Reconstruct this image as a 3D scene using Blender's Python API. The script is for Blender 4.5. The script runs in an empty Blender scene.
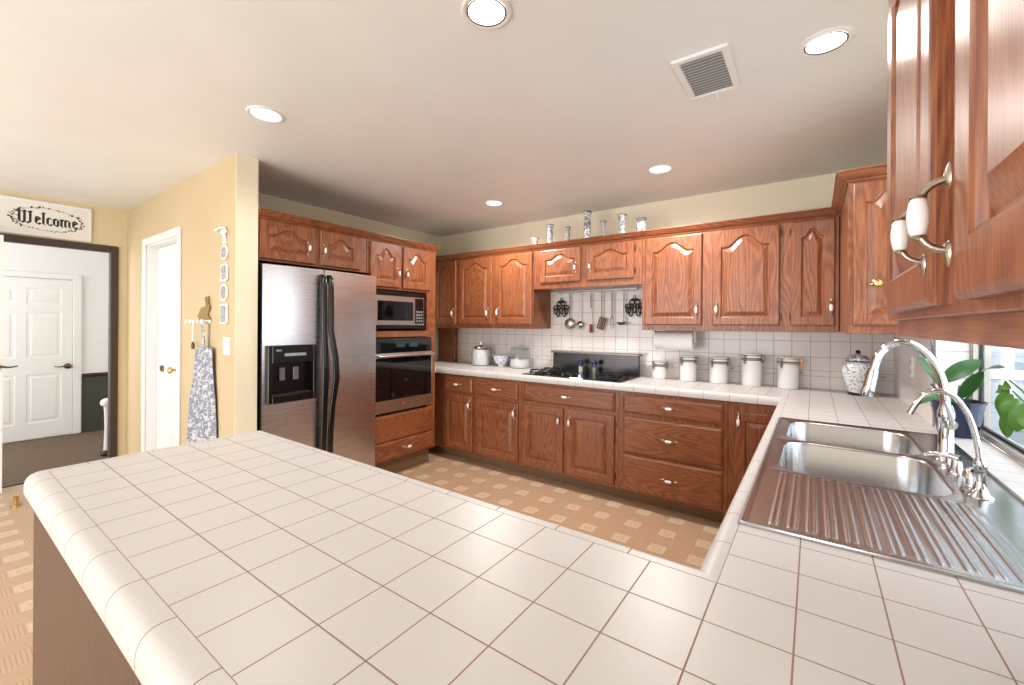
import bpy, math, random
from mathutils import Vector, Matrix
random.seed(7)
S = bpy.context.scene
COL = S.collection
PI = math.pi
rad = math.radians

# ------------------------------------------------------------------ camera
F_PX, HORIZON, YAW, ROLL, EYE = 424.17, 325.14, 0.61903, 0.00647, 1.3516
cam_d = bpy.data.cameras.new('camera')
cam = bpy.data.objects.new('camera', cam_d); COL.objects.link(cam)
cam_d.sensor_width = 36; cam_d.lens = 36 * F_PX / 1024
cam_d.shift_y = -(342.5 - HORIZON) / 1024
cam_d.clip_start = 0.02
cam.matrix_world = (Matrix.Translation((0, 0, EYE)) @ Matrix.Rotation(YAW, 4, 'Z')
                    @ Matrix.Rotation(PI / 2, 4, 'X') @ Matrix.Rotation(ROLL, 4, 'Z'))
S.camera = cam
# ------------------------------------------------------------------ world, light, exposure
W = bpy.data.worlds.new('world'); S.world = W; W.use_nodes = True
bg = W.node_tree.nodes['Background']
bg.inputs[0].default_value = (0.90, 0.95, 1.0, 1); bg.inputs[1].default_value = 2.4
S.view_settings.view_transform = 'Standard'; S.view_settings.look = 'None'
S.view_settings.gamma = 1; S.view_settings.use_curve_mapping = False
S.view_settings.exposure = 0.86
S.cycles.max_bounces = 8; S.cycles.diffuse_bounces = 4; S.cycles.glossy_bounces = 4
S.cycles.transmission_bounces = 6; S.cycles.transparent_max_bounces = 12
S.cycles.caustics_reflective = False; S.cycles.caustics_refractive = False
S.cycles.use_denoising = True; S.cycles.sample_clamp_indirect = 6

def area(name, loc, direction, sx, sy, power, col=(1, 1, 1), portal=False, spread=None):
    d = bpy.data.lights.new(name, 'AREA'); d.shape = 'RECTANGLE'; d.size = sx; d.size_y = sy
    d.energy = power; d.color = col
    if portal: d.cycles.is_portal = True
    if spread: d.spread = spread
    o = bpy.data.objects.new(name, d); COL.objects.link(o)
    o.location = loc; o.rotation_euler = Vector(direction).to_track_quat('-Z', 'Y').to_euler()
    return o
area('daylight_rear_window', (-2.3, -3.12, 1.25), (0, 1, 0.10), 3.8, 2.0, 18, (0.97, 0.98, 1.0))
area('ceiling_fill_light', (-2.3, -3.05, .45), (0, 1, 0.95), 3.8, .6, 36, (1, 0.985, 0.96))  # added unseen uplight behind the camera, brightens the ceiling
area('hall_fill_light', (-6.4, -1.35, 1.5), (0, 1, 0), 1.2, 1.4, 30, (0.95, 0.97, 1.0))  # added unseen fill inside the hall, no window is built there
# ------------------------------------------------------------------ materials
def new_mat(name):
    m = bpy.data.materials.new(name); m.use_nodes = True
    return m, m.node_tree, m.node_tree.nodes['Principled BSDF']
def srgb(r, g, b):
    f = lambda c: (c / 255 / 12.92) if c / 255 <= 0.04045 else ((c / 255 + 0.055) / 1.055) ** 2.4
    return (f(r), f(g), f(b), 1)
def setp(b, **k):
    for a, v in k.items(): b.inputs[a.replace('_', ' ')].default_value = v
def plain(name, col, rough=0.5, metal=0.0, **k):
    m, t, b = new_mat(name)
    b.inputs['Base Color'].default_value = col; b.inputs['Roughness'].default_value = rough
    b.inputs['Metallic'].default_value = metal
    for a, v in k.items(): b.inputs[a.replace('_', ' ')].default_value = v
    return m
class NT:
    def __init__(s, t): s.t = t
    def new(s, kind, **k):
        n = s.t.nodes.new(kind)
        for a, v in k.items(): setattr(n, a, v)
        return n
    def link(s, a, b): s.t.links.new(a, b)
    def put(s, sock, v):
        if isinstance(v, bpy.types.NodeSocket): s.link(v, sock)
        else: sock.default_value = v
    def m(s, op, a, b=0.0, c=0.0):
        n = s.new('ShaderNodeMath', operation=op)
        s.put(n.inputs[0], a); s.put(n.inputs[1], b); s.put(n.inputs[2], c)
        return n.outputs[0]
    def mix(s, f, a, b):
        n = s.new('ShaderNodeMix', data_type='RGBA')
        s.put(n.inputs[0], f); s.put(n.inputs[6], a); s.put(n.inputs[7], b)
        return n.outputs[2]
    def pos(s):
        g = s.new('ShaderNodeNewGeometry'); x = s.new('ShaderNodeSeparateXYZ'); s.link(g.outputs['Position'], x.inputs[0])
        return x.outputs
    def vec(s, x, y, z):
        n = s.new('ShaderNodeCombineXYZ')
        s.put(n.inputs[0], x); s.put(n.inputs[1], y); s.put(n.inputs[2], z)
        return n.outputs[0]
    def noise(s, v, scale, detail=2.0, rough=0.5, dist=0.0):
        n = s.new('ShaderNodeTexNoise')
        if v is not None: s.link(v, n.inputs['Vector'])
        n.inputs['Scale'].default_value = scale; n.inputs['Detail'].default_value = detail
        n.inputs['Roughness'].default_value = rough; n.inputs['Distortion'].default_value = dist
        return n.outputs[0]
    def ramp(s, f, stops):
        n = s.new('ShaderNodeValToRGB'); s.put(n.inputs[0], f)
        e = n.color_ramp.elements
        e[0].position, e[0].color = stops[0]; e[1].position, e[1].color = stops[-1]
        for p, c in stops[1:-1]:
            q = e.new(p); q.color = c
        return n.outputs[0]
    def line(s, v, off, pitch, width):
        # 1 on a joint line of the given width
        a = s.m('DIVIDE', s.m('SUBTRACT', v, off), pitch)
        fr = s.m('FRACT', s.m('ADD', a, 0.5))
        d = s.m('MULTIPLY', s.m('ABSOLUTE', s.m('SUBTRACT', fr, 0.5)), pitch)
        return s.m('LESS_THAN', d, width / 2)
    def bump(s, h, dist, strength, bsdf):
        n = s.new('ShaderNodeBump'); s.put(n.inputs['Height'], h)
        n.inputs['Distance'].default_value = dist; n.inputs['Strength'].default_value = strength
        s.link(n.outputs[0], bsdf.inputs['Normal'])

def oak(name, grain='Z', dark=srgb(88, 42, 22), mid=srgb(132, 73, 43), light=srgb(166, 106, 67), rough=0.36):
    m, t, b = new_mat(name); n = NT(t); x, y, z = n.pos()
    oi = n.new('ShaderNodeObjectInfo').outputs['Random']
    o7 = n.m('MULTIPLY', oi, 37.0)
    def stretched(a, c):
        mul = lambda s, k: n.m('MULTIPLY', s, k)
        if grain == 'Z': return n.vec(n.m('ADD', mul(x, a), o7), mul(y, a), mul(z, c))
        if grain == 'X': return n.vec(mul(x, c), mul(y, a), n.m('ADD', mul(z, a), o7))
        return n.vec(mul(x, a), mul(y, c), n.m('ADD', mul(z, a), o7))
    big = n.noise(stretched(1, 0.16), 5.0, 1.5, 0.45)
    rings = n.m('MULTIPLY_ADD', n.m('SINE', n.m('MULTIPLY', big, 170.0)), 0.5, 0.5)
    pores = n.noise(stretched(1, 0.04), 330.0, 3, 0.6)
    tone = n.noise(stretched(1, 0.3), 3.0, 2)
    v = n.m('ADD', n.m('MULTIPLY', rings, 0.17), n.m('ADD', n.m('MULTIPLY', pores, 0.72), n.m('MULTIPLY', tone, 0.25)))
    c = n.ramp(v, [(0.28, dark), (0.52, mid), (0.8, light)])
    n.link(c, b.inputs['Base Color'])
    setp(b, Roughness=rough, Coat_Weight=0.2, Coat_Roughness=0.22, Specular_IOR_Level=0.5)
    n.bump(v, 0.0012, 0.35, b)
    return m
OAKZ = oak('oak_vertical_grain', 'Z'); OAKX = oak('oak_grain_along_x', 'X'); OAKY = oak('oak_grain_along_y', 'Y')
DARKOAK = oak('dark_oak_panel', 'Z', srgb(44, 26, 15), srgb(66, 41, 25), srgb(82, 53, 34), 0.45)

TILE_A = srgb(200, 196, 194)
def tile(name, joints, base=TILE_A, grout=srgb(152, 122, 110), width=0.0025, rough=0.36):
    """joints: list of (axis index, offset, pitch)"""
    m, t, b = new_mat(name); n = NT(t); P = n.pos()
    mask = None
    for ax, off, pitch in joints:
        l = n.line(P[ax], off, pitch, width)
        mask = l if mask is None else n.m('MAXIMUM', mask, l)
    g = n.new('ShaderNodeNewGeometry').outputs['Position']
    var = n.noise(g, 6, 3)
    c = n.mix(var, base, tuple(min(1, q * 1.07) for q in base[:3]) + (1,))
    if mask is not None:
        c = n.mix(mask, c, grout)
        r = n.m('MULTIPLY_ADD', mask, 0.6, rough); n.link(r, b.inputs['Roughness'])
        n.bump(n.m('SUBTRACT', n.m('MULTIPLY', n.noise(g, 9, 2), 0.5), mask), 0.0015, 0.45, b)
    else: b.inputs['Roughness'].default_value = rough
    n.link(c, b.inputs['Base Color']); b.inputs['Specular IOR Level'].default_value = 0.38
    return m
GX, GY, PX, PY = -0.133, 0.793, 0.1127, 0.1134
TILE_TOP = tile('counter_field_tile', [(0, GX, PX), (1, GY, PY)])
TRIM_X = tile('counter_trim_tile_x', [(0, -0.289, 0.16)]); TRIM_Y = tile('counter_trim_tile_y', [(1, 0.95, 0.16)])
TRIM_P = tile('counter_trim_tile_plain', [])
SPL = srgb(234, 227, 223)
def splash(name, ax):
    m, t, b = new_mat(name); n = NT(t); P = n.pos(); h = P[2]; u = P[ax]
    off, pitch = (GX, PX) if ax == 0 else (2.62, 0.1127)
    vert = n.line(u, off, pitch, 0.0028)
    hor = n.line(h, 1.137, 0.113, 0.0028)
    hor = n.m('MULTIPLY', hor, n.m('GREATER_THAN', h, 1.06))
    for zz in (1.0, 1.041):
        hor = n.m('MAXIMUM', hor, n.m('LESS_THAN', n.m('ABSOLUTE', n.m('SUBTRACT', h, zz)), 0.0013))
    mask = n.m('MAXIMUM', vert, hor)
    # small buff flower sprigs on the narrow listello row
    fu = n.m('MULTIPLY', n.m('SUBTRACT', n.m('FRACT', n.m('DIVIDE', n.m('SUBTRACT', u, (-.076 if ax == 0 else 2.9) - 2 * pitch), pitch * 4)), 0.5), pitch * 4)
    dv = n.m('SUBTRACT', h, 1.021)
    rr = n.m('SQRT', n.m('ADD', n.m('MULTIPLY', fu, fu), n.m('MULTIPLY', n.m('MULTIPLY', dv, dv), 2.2)))
    fl = n.m('LESS_THAN', rr, n.m('MULTIPLY_ADD', n.m('SINE', n.m('MULTIPLY', n.m('ARCTAN2', dv, fu), 5.0)), 0.006, 0.013))
    g = n.new('ShaderNodeNewGeometry').outputs['Position']
    c = n.mix(n.noise(g, 5, 2), SPL, srgb(238, 231, 227))
    c = n.mix(n.m('MULTIPLY', fl, 0.8), c, srgb(196, 168, 120))
    c = n.mix(mask, c, srgb(150, 136, 132))
    n.link(c, b.inputs['Base Color']); n.link(n.m('MULTIPLY_ADD', mask, 0.5, 0.16), b.inputs['Roughness'])
    n.bump(n.m('SUBTRACT', 1.0, mask), 0.0012, 0.4, b)
    return m
SPLASH_X = splash('splash_tile_back', 0); SPLASH_Y = splash('splash_tile_side', 1)

def vinyl():
    m, t, b = new_mat('patterned_vinyl'); n = NT(t); x, y, z = n.pos(); P = 0.2275
    def cell(v, off):
        return n.m('SUBTRACT', n.m('FRACT', n.m('ADD', n.m('DIVIDE', n.m('SUBTRACT', v, off), P), 0.5)), 0.5)
    u, v = cell(x, -1.91), cell(y, 2.84)
    au, av = n.m('ABSOLUTE', u), n.m('ABSOLUTE', v)
    inu, inv = n.m('LESS_THAN', au, 0.25), n.m('LESS_THAN', av, 0.25)
    flower_cell = n.m('MULTIPLY', inu, inv)
    # stripes: across x in the cells beside a motif, across y in the cells above it
    su = n.m('GREATER_THAN', n.m('FRACT', n.m('MULTIPLY', u, 16.0)), 0.72)
    sv = n.m('GREATER_THAN', n.m('FRACT', n.m('MULTIPLY', v, 16.0)), 0.72)
    usev = n.m('MULTIPLY', inu, n.m('SUBTRACT', 1.0, inv))
    stripe = n.m('ADD', n.m('MULTIPLY', usev, sv), n.m('MULTIPLY', n.m('SUBTRACT', 1.0, usev), su))
    mx = n.m('MAXIMUM', au, av)
    sq = n.m('LESS_THAN', mx, 0.215)
    r = n.m('SQRT', n.m('ADD', n.m('MULTIPLY', u, u), n.m('MULTIPLY', v, v)))
    ring = n.m('LESS_THAN', n.m('ABSOLUTE', n.m('SUBTRACT', r, 0.085)), 0.018)
    petal = n.m('LESS_THAN', n.m('ABSOLUTE', n.m('SUBTRACT', n.m('ABSOLUTE', n.m('SUBTRACT', au, av)), 0.0)), 0.012)
    g = n.new('ShaderNodeNewGeometry').outputs['Position']
    mott = n.noise(g, 40, 3)
    base = n.mix(mott, srgb(188, 154, 124), srgb(204, 172, 142))
    c = n.mix(n.m('MULTIPLY', stripe, 0.75), base, srgb(166, 128, 100))
    fc = n.mix(mott, srgb(204, 178, 148), srgb(218, 196, 168))
    fc = n.mix(n.m('MULTIPLY', ring, 0.6), fc, srgb(190, 156, 120))
    fc = n.mix(n.m('MULTIPLY', n.m('MULTIPLY', petal, n.m('GREATER_THAN', r, 0.12)), 0.4), fc, srgb(190, 156, 120))
    c = n.mix(n.m('MULTIPLY', flower_cell, sq), c, fc)
    n.link(c, b.inputs['Base Color']); setp(b, Roughness=0.33)
    return m
VINYL = vinyl()
def speckle(name, a, c2, scale, rough=0.9, bump=0.0):
    m, t, b = new_mat(name); n = NT(t)
    g = n.new('ShaderNodeNewGeometry').outputs['Position']; v = n.noise(g, scale, 4)
    n.link(n.ramp(v, [(0.35, a), (0.65, c2)]), b.inputs['Base Color']); b.inputs['Roughness'].default_value = rough
    if bump: n.bump(v, bump, 0.5, b)
    return m
CARPET = speckle('brown_carpet', srgb(88, 70, 56), srgb(122, 100, 82), 130, 1, 0.004)
WALLP = speckle('cream_wall_paint', srgb(242, 234, 208), srgb(244, 236, 211), 3, 0.55)
BEIGE = speckle('tan_wall_paint', srgb(202, 182, 144), srgb(206, 186, 149), 3, 0.5)
CEIL = speckle('ceiling_paint', srgb(238, 240, 240), srgb(241, 243, 243), 3, 0.42)
WHITE_WALL = plain('white_wall_paint', srgb(238, 238, 240), 0.6)
WHITE = plain('white_enamel', srgb(240, 240, 240), 0.35)
GREENW = plain('dark_green_wainscot', srgb(62, 66, 56), 0.6)
BROWNR = plain('dark_brown_rail', srgb(52, 34, 28), 0.4)
FRAMEM = plain('dark_brown_frame_paint', srgb(66, 54, 48), 0.4)
BLACK = plain('black_plastic', srgb(14, 14, 15), 0.22)
BLACKM = plain('matt_black_iron', srgb(18, 18, 19), 0.55)
BLKGLASS = plain('black_glass', srgb(8, 8, 10), 0.05, Specular_IOR_Level=0.6)
CHROME = plain('chrome', (0.60, 0.60, 0.62, 1), 0.06, 1.0)
NICKEL = plain('brushed_nickel', (0.42, 0.37, 0.30, 1), 0.28, 1.0)
BRASS = plain('brass', (0.62, 0.42, 0.16, 1), 0.3, 1.0)
BRONZE = plain('bronze', (0.16, 0.11, 0.07, 1), 0.35, 1.0)
CERAMIC = plain('white_ceramic', srgb(244, 241, 236), 0.12, Coat_Weight=0.5)
CANW = plain('canister_white', srgb(240, 240, 240), 0.25)
PAPER = plain('paper_towel', srgb(245, 245, 245), 0.9)
REDP = plain('red_silicone', srgb(130, 22, 30), 0.4)
BROWNP = plain('brown_nylon', srgb(104, 62, 48), 0.4)
KICK = plain('dark_toe_kick', srgb(124, 96, 64), 0.5)
NAVY = plain('navy_glazed_pot', srgb(22, 36, 62), 0.2)
SOIL = plain('potting_soil', srgb(40, 28, 20), 0.95)
GLASSY = None
def brushed(name, col, rough, axis=2):
    m, t, b = new_mat(name); n = NT(t); x, y, z = n.pos(); P = [x, y, z]
    v = [n.m('MULTIPLY', P[i], 1400.0 if i == axis else 4.0) for i in range(3)]
    f = n.noise(n.vec(*v), 1.0, 3)
    b.inputs['Base Color'].default_value = col; b.inputs['Metallic'].default_value = 1
    n.link(n.m('MULTIPLY_ADD', f, 0.16, rough - 0.08), b.inputs['Roughness'])
    n.bump(f, 0.0001, 0.1, b)
    return m
STEEL = brushed('brushed_stainless', (0.60, 0.59, 0.60, 1), 0.28, 2)
SINKM = brushed('sink_stainless', (0.50, 0.50, 0.51, 1), 0.24, 0)
OVENM = brushed('oven_stainless', (0.58, 0.55, 0.52, 1), 0.3, 2)
def glass_mat(name, tint=(1, 1, 1, 1), refl=1.0):
    m = bpy.data.materials.new(name); m.use_nodes = True; t = m.node_tree; t.nodes.clear(); n = NT(t)
    out = n.new('ShaderNodeOutputMaterial'); mx = n.new('ShaderNodeMixShader')
    tr = n.new('ShaderNodeBsdfTransparent'); tr.inputs[0].default_value = tint
    gl = n.new('ShaderNodeBsdfGlossy'); gl.inputs['Roughness'].default_value = 0.02
    fr = n.new('ShaderNodeFresnel'); bf = n.new('ShaderNodeNewGeometry').outputs['Backfacing']; n.link(n.m('MULTIPLY_ADD', bf, 1 / 1.5 - 1.5, 1.5), fr.inputs[0])
    n.link(n.m('MULTIPLY', fr.outputs[0], refl), mx.inputs[0])
    n.link(tr.outputs[0], mx.inputs[1]); n.link(gl.outputs[0], mx.inputs[2]); n.link(mx.outputs[0], out.inputs[0])
    return m
PANE = glass_mat('window_glass', (0.97, 0.99, 1, 1)); JARGLASS = glass_mat('jar_glass', (0.90, 0.92, 0.92, 1), 1.2)
def delft(name, scale=38, base=srgb(236, 238, 242), ink=srgb(28, 46, 104), thr=0.52, fabric=False):
    m, t, b = new_mat(name); n = NT(t)
    tc = n.new('ShaderNodeNewGeometry').outputs['Position']
    a = n.noise(tc, scale, 3, 0.6, 0.8); c = n.noise(tc, scale * 2.7, 2, 0.5, 1.5)
    v = n.m('ADD', n.m('MULTIPLY', a, 0.7), n.m('MULTIPLY', c, 0.3))
    col = n.ramp(v, [(thr - 0.02, base), (thr + 0.015, ink), (thr + 0.09, tuple((p + q) / 2 for p, q in zip(ink, base)))])
    n.link(col, b.inputs['Base Color']); b.inputs['Roughness'].default_value = 0.9 if fabric else 0.12
    return m
DELFT = delft('blue_and_white_porcelain', 50, thr=0.52)
DELFT_BIG = delft('blue_and_white_jar_glaze', 60, ink=srgb(36, 40, 66), thr=0.565)
DELFT_DARK = delft('bold_blue_and_white_porcelain', 30, ink=srgb(10, 16, 50), thr=0.51)
TOILE = delft('blue_toile_fabric', 36, srgb(206, 208, 214), srgb(84, 96, 128), 0.50, True)
GREYPRINT = delft('grey_toile_print', 60, srgb(200, 200, 198), srgb(120, 124, 132), 0.49, True)
BLUECAP = plain('dark_blue_cap', srgb(20, 26, 84), 0.2)
def leafmat(name, a, c2):
    m, t, b = new_mat(name); n = NT(t)
    g = n.new('ShaderNodeNewGeometry').outputs['Position']
    n.link(n.mix(n.noise(g, 25, 2), a, c2), b.inputs['Base Color']); b.inputs['Roughness'].default_value = 0.35
    return m
LEAF = leafmat('glossy_green_leaf', srgb(22, 62, 26), srgb(52, 104, 44))
LEAF2 = leafmat('trailing_green_leaf', srgb(46, 96, 28), srgb(92, 142, 48))
LEAFD = leafmat('dark_blue_green_leaf', srgb(10, 24, 30), srgb(24, 44, 50))
def emit(name, col, s):
    m, t, b = new_mat(name); b.inputs['Emission Color'].default_value = col; b.inputs['Emission Strength'].default_value = s
    b.inputs['Base Color'].default_value = (0.9, 0.9, 0.9, 1)
    return m
LAMP = emit('lamp_glow', (1, 0.95, 0.88, 1), 2.2)
SIDING = plain('pale_siding', srgb(150, 160, 176), 0.7)
# ------------------------------------------------------------------ mesh builder
def frame(origin, u, v, w):
    m = Matrix.Identity(4)
    for i, a in enumerate((u, v, w)):
        for j in range(3): m[j][i] = a[j]
    for j in range(3): m[j][3] = origin[j]
    return m
X_, Y_, Z_ = (1, 0, 0), (0, 1, 0), (0, 0, 1)
def FB(y): return frame((0, y, 0), X_, Z_, (0, -1, 0))      # faces the camera, looking along +Y : local u=X, v=Z
def FL(x): return frame((x, 0, 0), Y_, Z_, X_)              # faces +X : u=Y
def FR(x): return frame((x, 0, 0), (0, -1, 0), Z_, (-1, 0, 0))  # faces -X : u=-Y
ID = Matrix.Identity(4)

class MB:
    def __init__(s, M=ID): s.v = []; s.f = []; s.mi = []; s.M = M; s.k = 0
    def add(s, vs, fs, M=None):
        o = len(s.v); M = (s.M @ M) if M is not None else s.M
        s.v += [M @ Vector(p) for p in vs]
        s.f += [tuple(i + o for i in f) for f in fs]; s.mi += [s.k] * len(fs)
        return s
    def box(s, x0, x1, y0, y1, z0, z1, b=0.0, M=None):
        if x0 > x1: x0, x1 = x1, x0
        if y0 > y1: y0, y1 = y1, y0
        if z0 > z1: z0, z1 = z1, z0
        b = min(b, (x1 - x0) / 2.01, (y1 - y0) / 2.01, (z1 - z0) / 2.01)
        if b <= 0:
            vs = [(x, y, z) for z in (z0, z1) for y in (y0, y1) for x in (x0, x1)]
            return s.add(vs, [(0, 2, 3, 1), (4, 5, 7, 6), (0, 1, 5, 4), (2, 6, 7, 3), (0, 4, 6, 2), (1, 3, 7, 5)], M)
        # chamfered box: 24 vertices
        vs = []; idx = {}
        for i, x in enumerate((x0, x1)):
            for j, y in enumerate((y0, y1)):
                for k, z in enumerate((z0, z1)):
                    dx, dy, dz = (b, -b)[i], (b, -b)[j], (b, -b)[k]
                    idx[i, j, k, 0] = len(vs); vs.append((x, y + dy, z + dz))
                    idx[i, j, k, 1] = len(vs); vs.append((x + dx, y, z + dz))
                    idx[i, j, k, 2] = len(vs); vs.append((x + dx, y + dy, z))
        I = lambda i, j, k, a: idx[i, j, k, a]
        fs = []
        for i in (0, 1):
            q = [I(i, 0, 0, 0), I(i, 1, 0, 0), I(i, 1, 1, 0), I(i, 0, 1, 0)]; fs.append(q if i else q[::-1])
            q = [I(0, i, 0, 1), I(0, i, 1, 1), I(1, i, 1, 1), I(1, i, 0, 1)]; fs.append(q if i else q[::-1])
            q = [I(0, 0, i, 2), I(1, 0, i, 2), I(1, 1, i, 2), I(0, 1, i, 2)]; fs.append(q if i else q[::-1])
        for i in (0, 1):
            for j in (0, 1):
                q = [I(i, j, 0, 0), I(i, j, 1, 0), I(i, j, 1, 1), I(i, j, 0, 1)]; fs.append(q if i == j else q[::-1])
                q = [I(i, 0, j, 0), I(i, 0, j, 2), I(i, 1, j, 2), I(i, 1, j, 0)]; fs.append(q if i == j else q[::-1])
                q = [I(0, i, j, 1), I(1, i, j, 1), I(1, i, j, 2), I(0, i, j, 2)]; fs.append(q if i != j else q[::-1])
        for i in (0, 1):
            for j in (0, 1):
                for k in (0, 1):
                    q = [I(i, j, k, 0), I(i, j, k, 1), I(i, j, k, 2)]; fs.append(q if (i + j + k) % 2 else q[::-1])
        return s.add(vs, fs, M)
    def loft(s, rings, closed=True, caps=True, M=None):
        n = len(rings[0]); vs = [p for r in rings for p in r]; fs = []
        for i in range(len(rings) - 1):
            for j in range(n if closed else n - 1):
                k = (j + 1) % n
                fs.append((i * n + j, i * n + k, (i + 1) * n + k, (i + 1) * n + j))
        if caps:
            fs.append(tuple(range(n))[::-1]); fs.append(tuple((len(rings) - 1) * n + j for j in range(n)))
        return s.add(vs, fs, M)
    def lathe(s, prof, c=(0, 0, 0), seg=24, axis=Z_, caps=True, sx=1.0, M=None):
        a = Vector(axis).normalized(); q = a.to_track_quat('Z', 'Y').to_matrix().to_4x4() if axis != Z_ else ID
        T = Matrix.Translation(c) @ q
        rings = [[(max(r, 1e-5) * math.cos(2 * PI * j / seg) * sx, max(r, 1e-5) * math.sin(2 * PI * j / seg), h) for j in range(seg)] for r, h in prof]
        return s.loft(rings, True, caps, (M @ T) if M is not None else T)
    def cyl(s, p0, p1, r0, r1=None, seg=16, M=None):
        return s.tube([p0, p1], [r0, r0 if r1 is None else r1], seg, M)
    def tube(s, pts, r, seg=10, M=None, smooth=0):
        P = [Vector(p) for p in pts]
        R = list(r) if isinstance(r, (list, tuple)) else [r] * len(P)
        for _ in range(smooth):
            Q = [P[0]]; RR = [R[0]]
            for i in range(len(P) - 1):
                Q += [P[i].lerp(P[i + 1], .25), P[i].lerp(P[i + 1], .75)]
                RR += [R[i] * .75 + R[i + 1] * .25, R[i] * .25 + R[i + 1] * .75]
            Q.append(P[-1]); RR.append(R[-1]); P, R = Q, RR
        rings = []; up = None
        for i, p in enumerate(P):
            d = (P[min(i + 1, len(P) - 1)] - P[max(i - 1, 0)]).normalized()
            if up is None: up = Vector((0, 0, 1)) if abs(d.z) < .9 else Vector((1, 0, 0))
            a = (up - d * up.dot(d)).normalized(); bb = d.cross(a); up = a
            rings.append([p + (a * math.cos(2 * PI * j / seg) + bb * math.sin(2 * PI * j / seg)) * R[i] for j in range(seg)])
        return s.loft(rings, True, True, M)
    def ball(s, c, r, seg=16, sc=(1, 1, 1), M=None):
        n = seg // 2
        rings = [[(c[0] + r * sc[0] * math.sin(PI * i / n + 1e-4) * math.cos(2 * PI * j / seg), c[1] + r * sc[1] * math.sin(PI * i / n + 1e-4) * math.sin(2 * PI * j / seg),
                   c[2] - r * sc[2] * math.cos(PI * i / n)) for j in range(seg)] for i in range(n + 1)]
        return s.loft(rings, True, True, M)
    def prism(s, poly, h0, h1, M=None):
        """poly in local xy, extruded along local z"""
        n = len(poly)
        return s.add([(x, y, h0) for x, y in poly] + [(x, y, h1) for x, y in poly],
                     [tuple(range(n))[::-1], tuple(range(n, 2 * n))] + [(i, (i + 1) % n, n + (i + 1) % n, n + i) for i in range(n)], M)
    def build(s, name, mats, parent=None, smooth=None):
        mats = mats if isinstance(mats, (list, tuple)) else [mats]
        lo = Vector([min(p[i] for p in s.v) for i in range(3)]); hi = Vector([max(p[i] for p in s.v) for i in range(3)])
        org = Vector(((lo.x + hi.x) / 2, (lo.y + hi.y) / 2, lo.z))
        me = bpy.data.meshes.new(name); me.from_pydata([p - org for p in s.v], [], s.f); me.update()
        for m in mats: me.materials.append(m)
        for p, k in zip(me.polygons, s.mi): p.material_index = k
        if smooth is not None:
            for p in me.polygons: p.use_smooth = True
            try: me.set_sharp_from_angle(angle=rad(smooth))
            except Exception: pass
        o = bpy.data.objects.new(name, me); COL.objects.link(o)
        o.location = org - (wloc(parent) if parent else Vector((0, 0, 0)))
        if parent: o.parent = parent
        return o
def wloc(o):
    l = Vector(o.location)
    while o.parent: o = o.parent; l += Vector(o.location)
    return l
def thing(name, label, cat, loc, group=None):
    o = bpy.data.objects.new(name, None); COL.objects.link(o); o.location = loc
    o.empty_display_size = 0.05
    o['label'] = label; o['category'] = cat
    if group: o['group'] = group
    return o
def tag(o, label, cat, group=None, kind=None):
    o['label'] = label; o['category'] = cat
    if group: o['group'] = group
    if kind: o['kind'] = kind
    return o
def struct(name, mb, mat, parent=None, smooth=None):
    o = mb.build(name, mat, parent, smooth)
    if not parent: o['kind'] = 'structure'
    return o
def sempty(name, loc):
    o = bpy.data.objects.new(name, None); COL.objects.link(o); o.location = loc; o['kind'] = 'structure'
    return o
def bx(name, mat, x0, x1, y0, y1, z0, z1, parent=None, b=0.0):
    return MB().box(x0, x1, y0, y1, z0, z1, b).build(name, mat, parent)

# ------------------------------------------------------------------ room shell
XR, YB, XL, ZC, YP = 0.438, 3.735, -3.746, 2.433, 1.175
XE, YF = -5.40, -3.2      # entry wall plane, rear wall plane
struct('floor', MB().box(XE, XR + .2, YF - .1, YB + .1, -0.05, 0), VINYL)
struct('floor_hall', MB().box(-7.5, XE, -1.6, 3.0, -0.05, -0.004), CARPET)
struct('ceiling', MB().box(-7.5, XR + .2, YF - .1, YB + .1, ZC, ZC + .08), CEIL)
struct('wall_back', MB().box(XL - .1, XR + .2, YB, YB + .1, 0, ZC), WALLP)
struct('wall_left', MB().box(XL - .1, XL, 1.306, YB, 0, ZC), WALLP)
# right wall with the window bay
w = MB()
w.box(XR, XR + .15, 2.62, YB, 0, ZC); w.box(XR, XR + .15, YF, 1.15, 0, ZC)
w.box(XR, XR + .15, 1.15, 2.62, 0, .862); w.box(XR, XR + .15, 1.15, 2.62, 1.95, ZC)
struct('wall_right', w, WALLP)
# partition with the pantry doorway
w = MB()
PX0, PX1, PT = -4.80, -4.00, 2.03
w.box(XE, PX0, YP, 1.306, 0, ZC); w.box(PX1, -3.0, YP, 1.306, 0, ZC); w.box(PX0, PX1, YP, 1.306, PT, ZC)
struct('wall_partition', w, BEIGE)
struct('trim_1', MB().box(-3.0005, -2.994, YP, 1.306, 0, ZC), WALLP)
struct('wall_pantry', MB().box(XE - .1, XL - .05, 1.86, 1.92, 0, ZC), WHITE_WALL)
# entry wall with its opening to the hall
OY0, OY1, OZ = 0.22, 1.05, 2.012
w = MB()
w.box(XE - .05, XE, YF, OY0, 0, ZC); w.box(XE - .05, XE, OY1 + .012, 1.9, 0, ZC); w.box(XE - .05, XE, OY0, OY1 + .012, OZ + .004, ZC)
struct('wall_entry', w, speckle('warm_cream_wall_paint', srgb(220, 204, 168), srgb(224, 208, 172), 3, 0.55))
w = MB(FL(XE))
w.box(OY1 + .004, OY1 + .062, 0, OZ + .06, -.055, .018, .006); w.box(OY0 - .06, OY0 + .01, 0, OZ + .06, -.055, .018, .006)
w.box(OY0 + .01, OY1 + .004, OZ - .002, OZ + .06, -.055, .018, .006)
struct('trim_2', w, FRAMEM)
struct('trim_3', MB().box(XE - .03, XE + .03, OY0, OY1, -.01, .008), BROWNR)
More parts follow.
